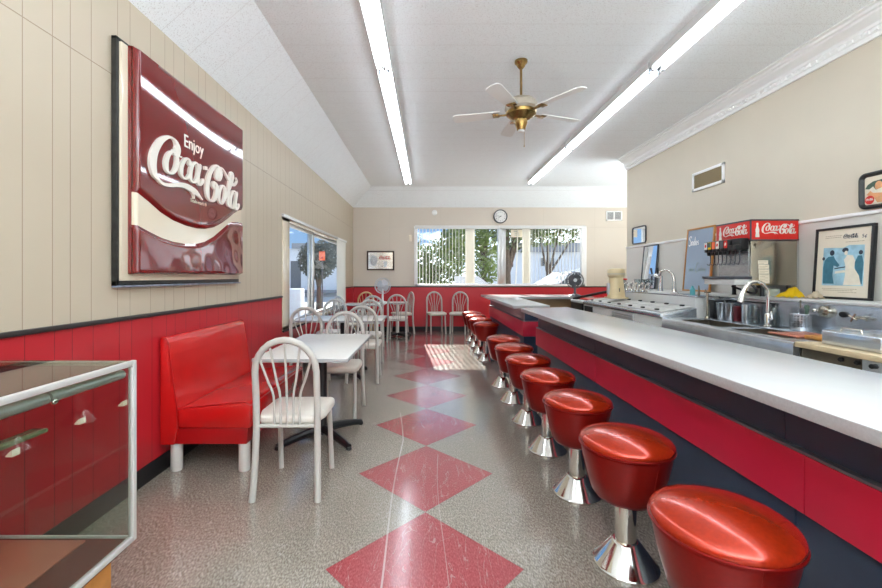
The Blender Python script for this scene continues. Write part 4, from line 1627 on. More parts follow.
def make_chair(label, paint):
    t = thing('cafe_chair', label, 'chair', group=GC)
    W = 0.178
    bm = new()
    pts = [(-W - 0.012, -0.035, 0.0), (-W - 0.004, -0.01, 0.22), (-W, 0.0, 0.43), (-W, -0.008, 0.60), (-W, -0.022, 0.745)]
    for k in range(1, 12):
        a = pi - pi * k / 12
        z = 0.745 + 0.19 * sin(a)
        pts.append((W * cos(a), -0.022 - 0.11 * (z - 0.745), z))
    pts += [(W, -0.022, 0.745), (W, -0.008, 0.60), (W, 0.0, 0.43), (W + 0.004, -0.01, 0.22), (W + 0.012, -0.035, 0.0)]
    tube(bm, pts, 0.0197, 12)
    obj('back_frame', bm, paint, t, angle=60)
    bm = new()
    tube(bm, [(-W, 0.0, 0.425), (W, 0.0, 0.425)], 0.011, 8)
    obj('cross_bar', bm, paint, t)
    for k in range(5):
        u = (k - 2) / 2.0
        a = pi / 2 - u * radians(60)
        xt, zt = W * cos(a), 0.745 + 0.19 * sin(a)
        xb = u * 0.074
        bm = new()
        tube(bm, [(xb, 0.0, 0.425), (xb * 1.05, -0.004, 0.60), (xb * 1.3 + (xt - xb) * 0.18, -0.014, 0.70), (xt, -0.022 - 0.11 * (zt - 0.745), zt)], 0.0072, 8, smooth=4)
        obj('spindle', bm, paint, t, angle=60)
    bm = new()
    prism(bm, [(-0.165, 0.012), (0.165, 0.012), (0.20, 0.12), (0.20, 0.36), (0.175, 0.405), (-0.175, 0.405), (-0.20, 0.36), (-0.20, 0.12)], lambda u, w, d: Vector((u, w, d)), 0.430, 0.482, 0.018)
    obj('seat', bm, 'seat_vinyl', t, angle=60)
    bm = new()
    prism(bm, [(-0.16, 0.01), (0.16, 0.01), (0.175, 0.36), (-0.175, 0.36)], lambda u, w, d: Vector((u, w, d)), 0.415, 0.432)
    obj('seat_frame', bm, paint, t, flat=True)
    for s_ in (-1, 1):
        bm = new()
        tube(bm, [(s_ * 0.165, 0.345, 0.425), (s_ * 0.168, 0.365, 0.22), (s_ * 0.172, 0.388, 0.0)], 0.0165, 12)
        obj('leg', bm, paint, t)
    return t


CH_ = [(-0.825, 2.40, 0.0, 'arch-backed chair nearest the camera, tucked under the table by the booth'),
       (-0.835, 4.10, pi, 'arch-backed chair facing the camera at the far end of the booth table'),
       (-0.80, 5.00, 0.0, 'arch-backed chair on the aisle, back turned, at the table below the sliding window'),
       (-1.41, 4.76, 0.0, 'arch-backed chair by the wall just beyond the booth, back turned'),
       (-1.46, 6.42, pi, 'arch-backed chair by the sliding window facing the camera across the second table'),
       (-0.88, 6.18, pi, 'arch-backed chair on the aisle facing the camera across the second table'),
       (-0.615, 8.12, 0.0, 'arch-backed chair on the aisle, back turned, at the small pedestal table'),
       (-1.02, 7.62, 0.05, 'arch-backed chair in front of the white desk fan, back turned'),
       (-1.56, 7.30, -0.75, 'arch-backed chair turned askew below the drawn blind'),
       (-0.42, 9.46, 2.0, 'arch-backed chair turned askew behind the small pedestal table'),
       (0.15, 9.60, pi + 0.22, 'arch-backed chair alone against the red far wall, turned slightly right'),
       (0.75, 9.60, pi - 0.22, 'arch-backed chair against the red far wall beside the stools, turned slightly left')]
ch0 = make_chair(CH_[0][3], 'chair_paint')
ch0.location = (CH_[0][0], CH_[0][1], 0)
for x, y, r, lb in CH_[1:]:
    dup(ch0, (x, y, 0), r, lb, GC)
cy = make_chair('cream-yellow arch-backed chair against the far wall below the framed mirror', 'chair_cream')
cy.location = (-1.43, 9.42, 0)
cy.rotation_euler = (0, 0, pi)

# ================================================================== desk fans


def desk_fan(label, loc, rz, r, body, head, blade, h):
    t = thing('desk_fan', label, 'fan', loc, rz)
    bm = new()
    lathe(bm, [(0.0, 0), (r * 0.75, 0), (r * 0.75, 0.012), (r * 0.55, 0.035), (0.03, 0.05), (0.0, 0.05)], n=28)
    obj('base', bm, body, t)
    bm = new()
    tube(bm, [(0, 0, 0.04), (0, 0.01, h - r * 0.6), (0, 0.03, h)], [0.022, 0.017, 0.02], 10)
    obj('stem', bm, body, t)
    bm = new()
    lathe(bm, [(0.0, 0), (r * 0.34, 0.0), (r * 0.38, 0.02), (r * 0.3, 0.10), (0.0, 0.115)], (0, 0.03, h), 20, mtx=AX['y'])
    obj('motor', bm, body, t)
    bm = new()
    for k in range(4):
        a = k * pi / 2 + 0.5
        T = Matrix.Translation((0, -0.012, h)) @ Matrix.Rotation(a, 4, 'Y') @ Matrix.Rotation(radians(24), 4, 'Z')
        prism(bm, [(0.02, -0.02), (r * 0.4, -r * 0.42), (r * 0.72, -r * 0.48), (r * 0.86, -r * 0.1), (r * 0.82, r * 0.28), (r * 0.5, r * 0.42), (0.02, 0.02)], lambda u, w, d: T @ Vector((u, d, w)), -0.002, 0.002)
    lathe(bm, [(0.0, 0), (r * 0.2, 0.0), (r * 0.2, 0.03), (0.0, 0.045)], (0, 0.0, h), 16, mtx=AX['-y'])
    obj('blades', bm, blade, t)
    bm = new()
    for y, rr in ((0.03, r * 0.92), (0.0, r), (-0.03, r * 0.92), (-0.05, r * 0.6), (-0.057, r * 0.36)):
        tube(bm, [(rr * cos(2 * pi * k / 32), y, h + rr * sin(2 * pi * k / 32)) for k in range(32)], 0.004 if rr > r * 0.9 else 0.002, 5, closed=True)
    for k in range(28):
        a = 2 * pi * k / 28
        tube(bm, [(q_ * cos(a), y, h + q_ * sin(a)) for q_, y in ((r * 0.2, -0.058), (r * 0.6, -0.05), (r * 0.92, -0.03), (r, 0.0), (r * 0.92, 0.03), (r * 0.35, 0.045))], 0.0016, 4)
    obj('cage', bm, head, t)
    bm = new()
    lathe(bm, [(0.0, 0), (r * 0.22, 0.0), (r * 0.2, 0.006), (0.0, 0.008)], (0, -0.057, h), 20, mtx=AX['-y'])
    obj('badge', bm, 'fan_silver', t)
    return t


desk_fan('white desk fan with silver cage standing on the far left table', (-0.93, 8.40, 0.75), 0.0, 0.165, 'white', 'fan_silver', 'fan_silver', 0.36)
# ================================================================== display case, near left
d = thing('display_case', 'glass display case with aluminium frame on an oak base, close to the camera', 'display case')
DX0, DX1, DY0, DY1, DZ0, DZ1 = -1.755, -1.10, 0.35, 1.55, 0.31, 0.985
bm = new()
r_ = 0.020
for x in (DX0, DX1 - r_):
    for y in (DY0, DY1 - r_):
        box(bm, x, x + r_, y, y + r_, DZ0, DZ1, 0.003)
for z in (DZ0, DZ1 - r_):
    for x in (DX0, DX1 - r_):
        box(bm, x, x + r_, DY0 + r_, DY1 - r_, z, z + r_, 0.003)
for x, y, w_, l_ in ((DX0 + r_, DY0, DX1 - DX0 - 2 * r_, r_), (DX0 + r_, DY1 - 0.008, DX1 - DX0 - 2 * r_, 0.008)):
    box(bm, x, x + w_, y, y + l_, DZ0, DZ0 + 0.014, 0.002)
box(bm, DX0 + r_, DX1 - r_, DY0, DY0 + r_, DZ1 - r_, DZ1, 0.003)
box(bm, DX0 + r_, DX1 - r_, DY1 - 0.012, DY1, DZ1 - r_, DZ1 - 0.003, 0.002)
obj('frame', bm, 'alu_white', d)
bm = new()
box(bm, DX1 - 0.014, DX1 - 0.009, DY0 + r_, DY1 - r_, DZ0 + r_, DZ1 - r_)
obj('front_pane', bm, 'case_glass', d, flat=True)
bm = new()
box(bm, DX0 + 0.02, DX1 - 0.022, DY0 + 0.01, DY1 - 0.01, DZ1 - 0.006, DZ1)
obj('top_pane', bm, 'top_glass', d, flat=True)
bm = new()
box(bm, DX0 + r_, DX1 - r_, DY1 - 0.014, DY1 - 0.009, DZ0 + r_, DZ1 - r_)
obj('end_pane', bm, 'case_glass', d, flat=True)
bm = new()
box(bm, DX0 + 0.005, DX1 - 0.02, DY0 + 0.005, DY1 - 0.02, DZ0 - 0.02, DZ0 + 0.012)
obj('deck', bm, 'case_floor', d, flat=True)
bm = new()
box(bm, DX0 + 0.05, DX1 - 0.16, DY0 + 0.05, DY1 - 0.04, DZ0 + 0.013, DZ0 + 0.020, 0.002)
obj('display_board', bm, 'case_board', d)
bm = new()
box(bm, DX0 + 0.03, DX1 - 0.05, DY0 + 0.03, DY1 - 0.06, 0.0, DZ0 - 0.02, 0.004)
obj('base', bm, 'wood', d)
bm = new()
tube(bm, [(DX1 - 0.036, DY0 + 0.04, DZ1 - 0.048), (DX1 - 0.036, 1.215, DZ1 - 0.048)], 0.017, 14)
tube(bm, [(DX1 - 0.036, 1.225, DZ1 - 0.048), (DX1 - 0.036, DY1 - 0.03, DZ1 - 0.048)], 0.0165, 14)
obj('light_shade', bm, 'alu', d)
bm = new()
blob(bm, (DX1 - 0.026, 1.235, DZ1 - 0.060), (0.011, 0.011, 0.011), 2)
tube(bm, [(DX1 - 0.036, 1.22, DZ1 - 0.05), (DX1 - 0.026, 1.235, DZ1 - 0.06)], 0.006, 8)
obj('switch_knob', bm, 'chrome', d)
bm = new()
box(bm, -1.17, -1.125, 0.60, 1.215, 0.840, 0.851, 0.002)
obj('glass_shelf', bm, mat('green_shelf_edge', (112, 116, 88), 0.2), d)
for y, z in ((1.315, 0.825), (1.10, 0.815), (1.50, 0.825)):
    bm = new()
    prism(bm, [(0, 0), (0.018, 0.0), (0.018, 0.003), (0.004, 0.017), (0.0, 0.019)], lambda u, w, e, y=y, z=z: Vector((DX1 - 0.016 - u, y + e, z + w)), 0.0, 0.022)
    obj('shelf_clip', bm, mat('acrylic_clip_glint', (244, 226, 206), 0.15, coat=0.5), d, flat=True)  # opaque pale colour holds the warm reflections of a clear clip

# ================================================================== back bar, right
BX = 2.47
fz = thing('dipping_freezer', 'long steel ice cream freezer with a sloped lid deck and white front', 'freezer')
FY0, FY1 = 4.36, 6.55
bm = new()
box(bm, BX + 0.02, 2.86, FY0, FY1, 0.10, 0.86)
obj('body', bm, 'white', fz, flat=True)
bm = new()
box(bm, BX + 0.06, 2.84, FY0 + 0.02, FY1 - 0.02, 0.0, 0.10)
obj('plinth', bm, 'black', fz, flat=True)
bm = new()
prism(bm, [(BX, 0.86), (BX, 0.905), (2.86, 0.965), (2.86, 0.86)], lambda u, w, e: Vector((u, e, w)), FY0, FY1, 0.006)
obj('deck', bm, 'steel', fz)
SLP = (0.965 - 0.905) / (2.86 - BX)
for i in range(7):
    for j in range(2):
        y0 = FY0 + 0.06 + i * 0.30
        x0 = BX + 0.045 + j * 0.175
        bm = new()
        pl = lambda u, w, e: Vector((u, w, 0.905 + (u - BX) * SLP + e))
        prism(bm, [(x0, y0), (x0 + 0.155, y0), (x0 + 0.155, y0 + 0.27), (x0, y0 + 0.27)], pl, 0.0, 0.014, 0.003)
        l_ = obj('lid', bm, 'alu_white', fz)
        bm = new()
        xk = x0 + 0.025 if j == 0 else x0 + 0.13
        prism(bm, [(xk - 0.012, y0 + 0.10), (xk + 0.012, y0 + 0.10), (xk + 0.012, y0 + 0.16), (xk - 0.012, y0 + 0.16)], pl, 0.013, 0.030, 0.003)
        obj('lid_handle', bm, 'black', l_)
bm = new()
for z in (0.755, 0.785, 0.815):
    box(bm, BX + 0.004, BX + 0.021, 4.98, 5.50, z, z + 0.012, 0.002)
for y in (4.955, 5.50):
    box(bm, BX + 0.004, BX + 0.021, y, y + 0.025, 0.75, 0.832, 0.002)
obj('front_grille', bm, 'alu', fz)
bm = new()
box(bm, BX + 0.014, BX + 0.021, 6.2, 6.52, 0.68, 0.84)
obj('gap_shade', bm, 'dark', fz, flat=True)  # plate coloured dark for the shade in the gap by the black chest

# syrup rail at the back of the freezer
sr = thing('syrup_rail', 'white and steel syrup rail standing along the back of the freezer', 'counter')
bm = new()
box(bm, 2.868, 3.125, 4.40, 6.50, 0.0, 1.075, 0.008)
obj('housing', bm, 'alu_white', sr)
bm = new()
box(bm, 2.864, 3.13, 4.39, 6.51, 1.075, 1.09, 0.004)
obj('top_plate', bm, 'steel', sr)

# sink
sk = thing('bar_sink', 'stainless bar sink unit with rounded apron, right of the freezer', 'sink')
KY0, KY1 = 2.775, 4.34
bm = new()
prism(bm, [(BX + 0.03, 0.66), (BX, 0.68), (BX, 0.835), (BX + 0.008, 0.855), (BX + 0.025, 0.863), (BX + 0.075, 0.863), (BX + 0.085, 0.85), (BX + 0.05, 0.84), (BX + 0.05, 0.66)], lambda u, w, e: Vector((u, e, w)), KY0, KY1)
obj('apron', bm, 'steel', sk, angle=40)
bm = new()
for x0, x1, y0, y1 in ((BX + 0.07, 3.14, KY0, 2.93), (BX + 0.07, 3.14, 3.52, 3.60), (BX + 0.07, 3.14, 4.26, KY1), (2.93, 3.14, KY0, KY1)):
    box(bm, x0, x1, y0, y1, 0.845, 0.860, 0.003)
obj('deck', bm, 'steel', sk)
for y0, y1 in ((2.93, 3.52), (3.60, 4.26)):
    bm = new()
    for a in ((BX + 0.07, BX + 0.078, y0, y1), (2.922, 2.93, y0, y1), (BX + 0.07, 2.93, y0, y0 + 0.008), (BX + 0.07, 2.93, y1 - 0.008, y1)):
        box(bm, *a, 0.62, 0.85)
    box(bm, BX + 0.07, 2.93, y0, y1, 0.615, 0.625)
    obj('basin', bm, 'steel_dark', sk, flat=True)
bm = new()
box(bm, BX + 0.05, 3.12, KY0 + 0.01, KY1 - 0.01, 0.0, 0.612)
obj('cabinet', bm, 'steel_dark', sk, flat=True)

# work table with wooden top
wt = thing('work_table', 'steel work table with a worn wooden top, closest on the back bar', 'work table')
TY0, TY1 = 1.2, 2.765
bm = new()
box(bm, BX, 3.13, TY0, TY1, 0.828, 0.862, 0.004)
obj('wooden_top', bm, 'board_wood', wt)
bm = new()
box(bm, BX + 0.03, 3.12, TY0, 2.36, 0.0, 0.828)
obj('cabinet', bm, 'steel', wt, flat=True)
bm = new()
box(bm, BX + 0.05, 3.12, 2.36, TY1, 0.0, 0.828)
obj('open_bay', bm, 'steel_dark', wt, flat=True)
for y in (2.495, 2.40, 2.30):
    bm = new()
    lathe(bm, [(0.0, 0), (0.014, 0), (0.014, 0.014), (0.009, 0.02), (0.0, 0.02)], (BX + (0.05 if y > 2.36 else 0.03), y, 0.795), 16, mtx=AX['-x'])
    obj('knob', bm, 'black', wt)

# back ledge and splash
lg = thing('back_ledge', 'long steel splashback with a pale ledge running under the soda dispenser', 'ledge')
bm = new()
box(bm, 3.15, 3.165, 1.2, 6.9, 0.55, 1.09)
obj('splash_panel', bm, 'steel', lg, flat=True)
bm = new()
box(bm, 3.142, 3.485, 1.2, 6.9, 1.082, 1.11, 0.006)
obj('ledge_top', bm, 'alu_white', lg)
bm = new()
box(bm, 3.17, 3.485, 1.2, 6.9, 0.0, 1.08)
obj('ledge_body', bm, 'alu_white', lg, flat=True)
LZ = 1.11

# fittings on the splash
gx = 3.148
t = thing('valve_gauge', 'round chrome dial with a side knob on the splashback', 'gauge', (gx, P(827.5, 3.15), 1.022))
bm = new()
lathe(bm, [(0.0, 0), (0.048, 0), (0.05, 0.012), (0.044, 0.035), (0.03, 0.045), (0.0, 0.048)], (0, 0, 0), 28, mtx=AX['-x'])
obj('dial', bm, 'steel_warm', t)
bm = new()
tube(bm, [(-0.02, 0.02, 0), (-0.04, 0.055, 0.005)], 0.008, 8)
blob(bm, (-0.042, 0.06, 0.006), (0.018, 0.018, 0.018), 2)
obj('knob', bm, 'chrome', t)
bm = new()
prism(bm, ell(0, 0, 0.032, 0.022, 0, 20), frame((gx + 0.001, P(844.5, 3.15), 1.012), (0, -1, 0), (0, 0, 1), (-1, 0, 0)), 0, 0.014, 0.003)
tag(obj('outlet_cover', bm, 'black'), 'black oval outlet plate on the splashback right of the dial', 'outlet')
t = thing('steam_valve', 'small four-armed metal tap handle on the splashback above the steel lid', 'tap', (gx, P(861, 3.15), 1.0))
bm = new()
tube(bm, [(0, 0, 0), (-0.055, 0, 0)], 0.011, 10)
tube(bm, [(-0.03, 0, 0), (-0.03, -0.07, -0.004)], 0.009, 8)
obj('stem', bm, 'steel_warm', t)
bm = new()
for k in range(2):
    a = k * pi / 2 + 0.5
    tube(bm, [(-0.056, -0.032 * cos(a), -0.032 * sin(a)), (-0.056, 0.032 * cos(a), 0.032 * sin(a))], 0.006, 8)
obj('handle', bm, 'steel_warm', t)

# steel lid on the work table
t = thing('steel_pan_cover', 'flat stainless pan cover with a loop handle on the wooden work top', 'pan cover')
bm = new()
box(bm, 2.55, 3.06, 2.31, 2.66, 0.864, 0.955, 0.010, 3)
obj('cover', bm, 'steel', t)
bm = new()
tube(bm, [(2.60, 2.58, 0.952), (2.60, 2.575, 0.975), (2.60, 2.46, 0.975), (2.60, 2.455, 0.952)], 0.006, 8)
obj('handle', bm, 'chrome', t)

# cutting boards
bm = new()
box(bm, 2.66, 2.86, 2.69, 2.90, 0.863, 0.888, 0.004)
tag(obj('cutting_board', bm, 'wood'), 'orange-brown wooden board lying between the sink and the steel cover', 'board')
bm = new()
box(bm, 2.62, 2.92, 2.92, 3.17, 0.863, 0.874, 0.003)
tag(obj('cutting_board', bm, 'case_board'), 'thin pinkish brown board lying at the sink edge under the faucet', 'board')

# pull-down faucet
fx, fy = 2.95, 3.56
t = thing('sink_faucet', 'tall arched steel faucet with pull-down spray head at the bar sink', 'faucet', (fx, fy, 0.860))
bm = new()
lathe(bm, [(0.0, 0), (0.03, 0), (0.03, 0.012), (0.024, 0.02), (0.022, 0.11), (0.018, 0.12), (0.0, 0.12)], n=20)
obj('base', bm, 'chrome', t)
bm = new()
tube(bm, [(0, 0, 0.11), (0, 0, 0.28), (-0.02, 0.0, 0.35), (-0.075, 0.01, 0.395), (-0.14, 0.02, 0.385), (-0.18, 0.025, 0.335)], 0.0145, 12, smooth=5)
obj('spout', bm, 'chrome', t)
bm = new()
tube(bm, [(-0.178, 0.025, 0.34), (-0.20, 0.027, 0.28), (-0.215, 0.029, 0.215)], [0.016, 0.02, 0.026], 14)
obj('spray_head', bm, 'chrome', t)
bm = new()
tube(bm, [(0.0, -0.02, 0.07), (0.0, -0.05, 0.075)], 0.013, 10)
tube(bm, [(0.0, -0.045, 0.075), (-0.02, -0.06, 0.14)], 0.006, 8)
obj('lever', bm, 'chrome', t)

# utensil holder
ux, uy = 3.05, P(800.5, 3.05)
t = thing('utensil_holder', 'perforated steel utensil holder at the back of the sink', 'holder', (ux, uy, 0.861))
bm = new()
lathe(bm, [(0.0, 0), (0.066, 0), (0.068, 0.004), (0.068, 0.132), (0.064, 0.136), (0.062, 0.132), (0.062, 0.006), (0.0, 0.006)], n=32)
obj('canister', bm, 'steel', t)
bm = new()
for i in range(20):
    a = 2 * pi * i / 20
    for z in (0.03, 0.05, 0.07, 0.09, 0.11):
        T = Matrix.Rotation(a, 4, 'Z')
        box(bm, 0.066, 0.0686, -0.0045, 0.0045, z, z + 0.010, mtx=T)
obj('perforations', bm, 'dark', t, flat=True)
for (dx, dy, h_, m_, lb) in ((0.0, 0.0, 0.235, 'steel_dark', 'thin grey tool standing tallest in the utensil holder'), (0.015, -0.015, 0.19, 'green_print', 'dark olive handled scoop standing in the utensil holder'), (-0.01, -0.022, 0.165, 'fan_grey', 'stubby grey handle at the near edge of the utensil holder')):
    bm = new()
    tube(bm, [(dx, dy, 0.012), (dx * 1.5, dy * 1.4, h_ * 0.6), (dx * 2, dy * 1.6, h_)], [0.005, 0.007 if h_ > 0.2 else 0.016, 0.005 if h_ > 0.2 else 0.017], 8)
    blob(bm, (dx * 2, dy * 1.6, h_), (0.008, 0.008, 0.012) if h_ > 0.2 else (0.019, 0.019, 0.022), 2)
    o = obj('utensil', bm, m_)
    o.location = (ux, uy, 0.861)
    tag(o, lb, 'utensil', 'tools in the utensil holder')

# tumblers, glasses and jars at the back of the sink
GT = 'steel malt cups behind the sink'
for px, lb in ((721.5, 'steel malt cup beside the black bin'), (730.5, 'steel malt cup right of the other, under the spray head')):
    y = P(px, 3.05)
    bm = new()
    lathe(bm, [(0.0, 0), (0.036, 0), (0.038, 0.006), (0.049, 0.165), (0.051, 0.17), (0.047, 0.17), (0.035, 0.01), (0.0, 0.01)], n=28)
    o = obj('malt_cup', bm, 'steel')
    o.location = (3.05, y, 0.861)
    tag(o, lb, 'cup', GT)
for px, k, lb in ((746.5, 0, 'tall steel tumbler left of the faucet post'), (754.5, 1, 'rounded clear glass just left of the faucet post'), (773.5, 2, 'rounded clear glass right of the faucet post')):
    y = P(px, 3.05)
    bm = new()
    if k == 0:
        lathe(bm, [(0.0, 0), (0.038, 0), (0.042, 0.17), (0.040, 0.17), (0.036, 0.008), (0.0, 0.008)], n=24)
        o = obj('malt_cup', bm, 'steel')
    else:
        lathe(bm, [(0.0, 0), (0.040, 0.0), (0.047, 0.03), (0.044, 0.10), (0.028, 0.165), (0.030, 0.17), (0.026, 0.17), (0.040, 0.10), (0.043, 0.03), (0.036, 0.008), (0.0, 0.008)], n=28)
        o = obj('drinking_glass', bm, 'clear')
    o.location = (3.05, y, 0.861)
    tag(o, lb, 'cup' if k == 0 else 'glass')
bm = new()
y = P(738.5, 3.05)
box(bm, 3.015, 3.085, y - 0.032, y + 0.032, 0.861, 1.01, 0.006)
tag(obj('maroon_canister', bm, 'maroon'), 'dark red canister standing behind the steel cups', 'canister')
y = P(712.5, 3.0)
bm = new()
t = thing('black_bin', 'black tapered bin standing left of the steel malt cups', 'bin', (3.06, y + 0.03, 0.861))
prism(bm, [(-0.03, 0), (0.03, 0), (0.047, 0.19), (-0.047, 0.19)], lambda u, w, e: Vector((e, u, w)), -0.05, 0.05, 0.004)
obj('tub', bm, 'black', t)
bm = new()
box(bm, -0.056, 0.056, -0.05, 0.05, 0.19, 0.205, 0.004)
obj('lid', bm, 'steel', t)
bm = new()
box(bm, 3.125, 3.148, 3.70, 4.32, 1.045, 1.06, 0.003)
for yy in (3.72, 4.30):
    box(bm, 3.125, 3.14, yy - 0.008, yy + 0.008, 0.861, 1.045)
tag(obj('drying_rack', bm, 'black', flat=True), 'black rack on the splashback behind the steel cups', 'rack')

# spigot and small bottles left of the sink
t = thing('water_spigot', 'slim steel water spigot left of the sink', 'faucet', (2.93, 4.30, 0.862))
bm = new()
tube(bm, [(0, 0, 0), (0, 0, 0.20), (0.0, 0.0, 0.27)], 0.012, 10)
lathe(bm, [(0, 0), (0.025, 0), (0.022, 0.02), (0, 0.02)], n=16)
obj('pipe', bm, 'steel_warm', t)
bm = new()
tube(bm, [(0, 0, 0.255), (0, 0.03, 0.30)], 0.006, 8)
box(bm, -0.02, 0.02, -0.025, 0.025, 0.265, 0.28, 0.004)
obj('handle', bm, 'steel_dark', t)
y = P(692.5, 3.05)
bm = new()
lathe(bm, [(0.0, 0), (0.026, 0), (0.028, 0.06), (0.012, 0.085), (0.012, 0.10), (0.0, 0.10)], (3.05, y, 1.091), 18)
tag(obj('soap_bottle', bm, 'teal'), 'small teal bottle on the syrup rail by the spigot', 'bottle')
bm = new()
tube(bm, [(3.02, P(697, 3.0), 1.091), (3.02, P(697, 3.0), 1.20)], [0.014, 0.006], 10)
tag(obj('small_spindle', bm, 'steel_dark'), 'thin dark spindle standing on the syrup rail near the board', 'utensil')

# soda draft arms
t = thing('draft_arm', 'chrome soda draft arm with black levers', 'tap', (3.01, 5.31, 1.09))
bm = new()
tube(bm, [(0, 0, 0), (0, 0, 0.10), (0, -0.01, 0.22)], [0.034, 0.028, 0.022], 14, smooth=3)
tube(bm, [(0, -0.01, 0.21), (-0.07, 0.03, 0.23)], 0.024, 12)
obj('column', bm, 'chrome', t)
bm = new()
for s_ in (-0.02, 0.03):
    tube(bm, [(-0.05 - s_, 0.02 + s_, 0.24), (-0.06 - s_, 0.03 + s_, 0.32)], [0.01, 0.014], 8)
tube(bm, [(-0.09, 0.04, 0.215), (-0.09, 0.04, 0.16)], 0.011, 8)
obj('lever', bm, 'black', t)
t = thing('gooseneck_tap', 'chrome gooseneck tap beside the draft arm', 'tap', (3.06, 5.10, 1.09))
bm = new()
tube(bm, [(0, 0, 0), (0, 0, 0.06), (0.0, 0.0, 0.18), (-0.01, 0.03, 0.25), (-0.05, 0.08, 0.29), (-0.09, 0.13, 0.27), (-0.10, 0.15, 0.22)], [0.032, 0.024, 0.017, 0.015, 0.014, 0.015, 0.018], 12, smooth=4)
obj('neck', bm, 'chrome', t)
bm = new()
lathe(bm, [(0, 0), (0.05, 0), (0.045, 0.02), (0, 0.02)], n=20)
obj('base', bm, 'steel_warm', t)
bm = new()
box(bm, 2.875, 2.96, 4.86, 5.36, 1.091, 1.115, 0.004)
tag(obj('white_tray', bm, 'white'), 'long white tray lying on the syrup rail in front of the taps', 'tray')

# syrup pumps
GPm = 'syrup pumps on the rail'
p0 = thing('syrup_pump', 'chrome syrup pump with curved spout, first of the row beside the cream dispenser', 'pump', (2.97, 6.14, 1.09), group=GPm)
bm = new()
lathe(bm, [(0, 0), (0.034, 0), (0.036, 0.012), (0.03, 0.025), (0.013, 0.03), (0.012, 0.10), (0.022, 0.105), (0.022, 0.125), (0, 0.13)], n=18)
obj('plunger', bm, 'chrome', p0)
bm = new()
tube(bm, [(0, 0, 0.06), (-0.03, -0.03, 0.10), (-0.07, -0.06, 0.09), (-0.10, -0.08, 0.03)], 0.0095, 10, smooth=4)
obj('spout', bm, 'chrome', p0)
for k, w in enumerate(('second', 'third', 'fourth', 'fifth')):
    dup(p0, (2.97, 6.14 - 0.155 * (k + 1), 1.09), 0, 'chrome syrup pump with curved spout, %s from the cream dispenser' % w, GPm)

# cream malt dispenser
t = thing('malt_dispenser', 'tall cream malt powder dispenser with rounded cap on the freezer', 'dispenser', (2.69, 5.86, 0.986))
bm = new()
prism(bm, [(-0.125, -0.115), (0.125, -0.115), (0.125, 0.115), (-0.125, 0.115)], lambda u, w, e: Vector((u, w, e)), 0.0, 0.022, 0.008)
obj('foot', bm, 'cream', t)
bm = new()
lathe(bm, [(0.0, 0.02), (0.122, 0.02), (0.116, 0.08), (0.096, 0.24), (0.090, 0.315), (0.0, 0.315)], n=32, sy=0.9)
obj('body', bm, 'cream', t)
bm = new()
lathe(bm, [(0.0, 0.30), (0.095, 0.30), (0.114, 0.318), (0.120, 0.345), (0.118, 0.395), (0.106, 0.42), (0.06, 0.431), (0.0, 0.432)], n=32, sy=0.92)
obj('cap', bm, 'cream', t)
bm = new()
for r0, z in ((0.1195, 0.338), (0.1205, 0.355)):
    tube(bm, [(r0 * cos(2 * pi * k / 36), r0 * 0.92 * sin(2 * pi * k / 36), z) for k in range(36)], 0.003, 5, closed=True)
obj('chrome_band', bm, 'fan_silver', t)
bm = new()
box(bm, -0.006, 0.006, -0.108, -0.09, 0.10, 0.15, 0.002)
obj('latch', bm, 'steel_dark', t)
bm = new()
box(bm, -0.125, -0.10, -0.03, 0.03, 0.06, 0.22, 0.004)
obj('side_window', bm, 'fan_silver', t)

# jars and glass dishes on the ledge
t = thing('lidded_jar', 'clear jar with a red lid just right of the cream dispenser', 'jar', (3.0, P(622.5, 3.0), 1.091))
bm = new()
lathe(bm, [(0, 0), (0.06, 0), (0.062, 0.01), (0.062, 0.15), (0.055, 0.16), (0.05, 0.15), (0.055, 0.012), (0, 0.01)], n=24)
obj('jar_glass', bm, 'clear', t)
bm = new()
lathe(bm, [(0, 0.158), (0.07, 0.158), (0.07, 0.175), (0.03, 0.185), (0, 0.185)], n=24)
obj('lid', bm, 'red_panel', t)
GD = 'glass dishes behind the pumps'
for k, (px, lb) in enumerate(((637, 'footed glass dish at the left end, in front of the leaning mirror'), (641.5, 'footed glass dish second along in front of the leaning mirror'), (646, 'footed glass dish third along in front of the leaning mirror'), (650.5, 'footed glass dish nearest the taps in front of the leaning mirror'))):
    bm = new()
    lathe(bm, [(0, 0), (0.034, 0), (0.03, 0.006), (0.008, 0.02), (0.008, 0.05), (0.03, 0.075), (0.046, 0.15), (0.043, 0.15), (0.026, 0.078), (0, 0.06)], n=20)
    o = obj('glass_dish', bm, 'clear')
    o.location = (3.19, P(px, 3.19), LZ)
    tag(o, lb, 'dish', GD)

# black chest at the far end, with bright red tubs and dark fan
t = thing('black_freezer_chest', 'black round-cornered freezer chest with red top at the end of the back bar', 'freezer')
bm = new()
poly = [(BX + 0.01, 6.60), (BX + 0.01, 7.08), (BX + 0.05, 7.22), (BX + 0.14, 7.32), (BX + 0.26, 7.36), (3.12, 7.36), (3.12, 6.60)]
prism(bm, poly, lambda u, w, e: Vector((u, w, e)), 0.0, 0.865)
obj('body', bm, 'black', t, angle=50)
bm = new()
poly2 = [(BX, 6.595), (BX, 7.09), (BX + 0.045, 7.23), (BX + 0.135, 7.33), (BX + 0.26, 7.37), (3.13, 7.37), (3.13, 6.595)]
prism(bm, poly2, lambda u, w, e: Vector((u, w, e)), 0.865, 0.905, 0.006)
obj('rim', bm, 'alu_white', t, angle=50)
bm = new()
for k in range(4):
    x0 = BX + 0.14 + 0.125 * k
    box(bm, x0, x0 + 0.115, 6.66, 7.22, 0.905, 0.93, 0.006)
obj('red_tub', bm, 'red_panel', t)
bm = new()
tube(bm, [(BX + 0.05, 7.12, 0.912), (BX + 0.30, 6.95, 0.99), (BX + 0.60, 6.72, 1.075)], 0.024, 10)
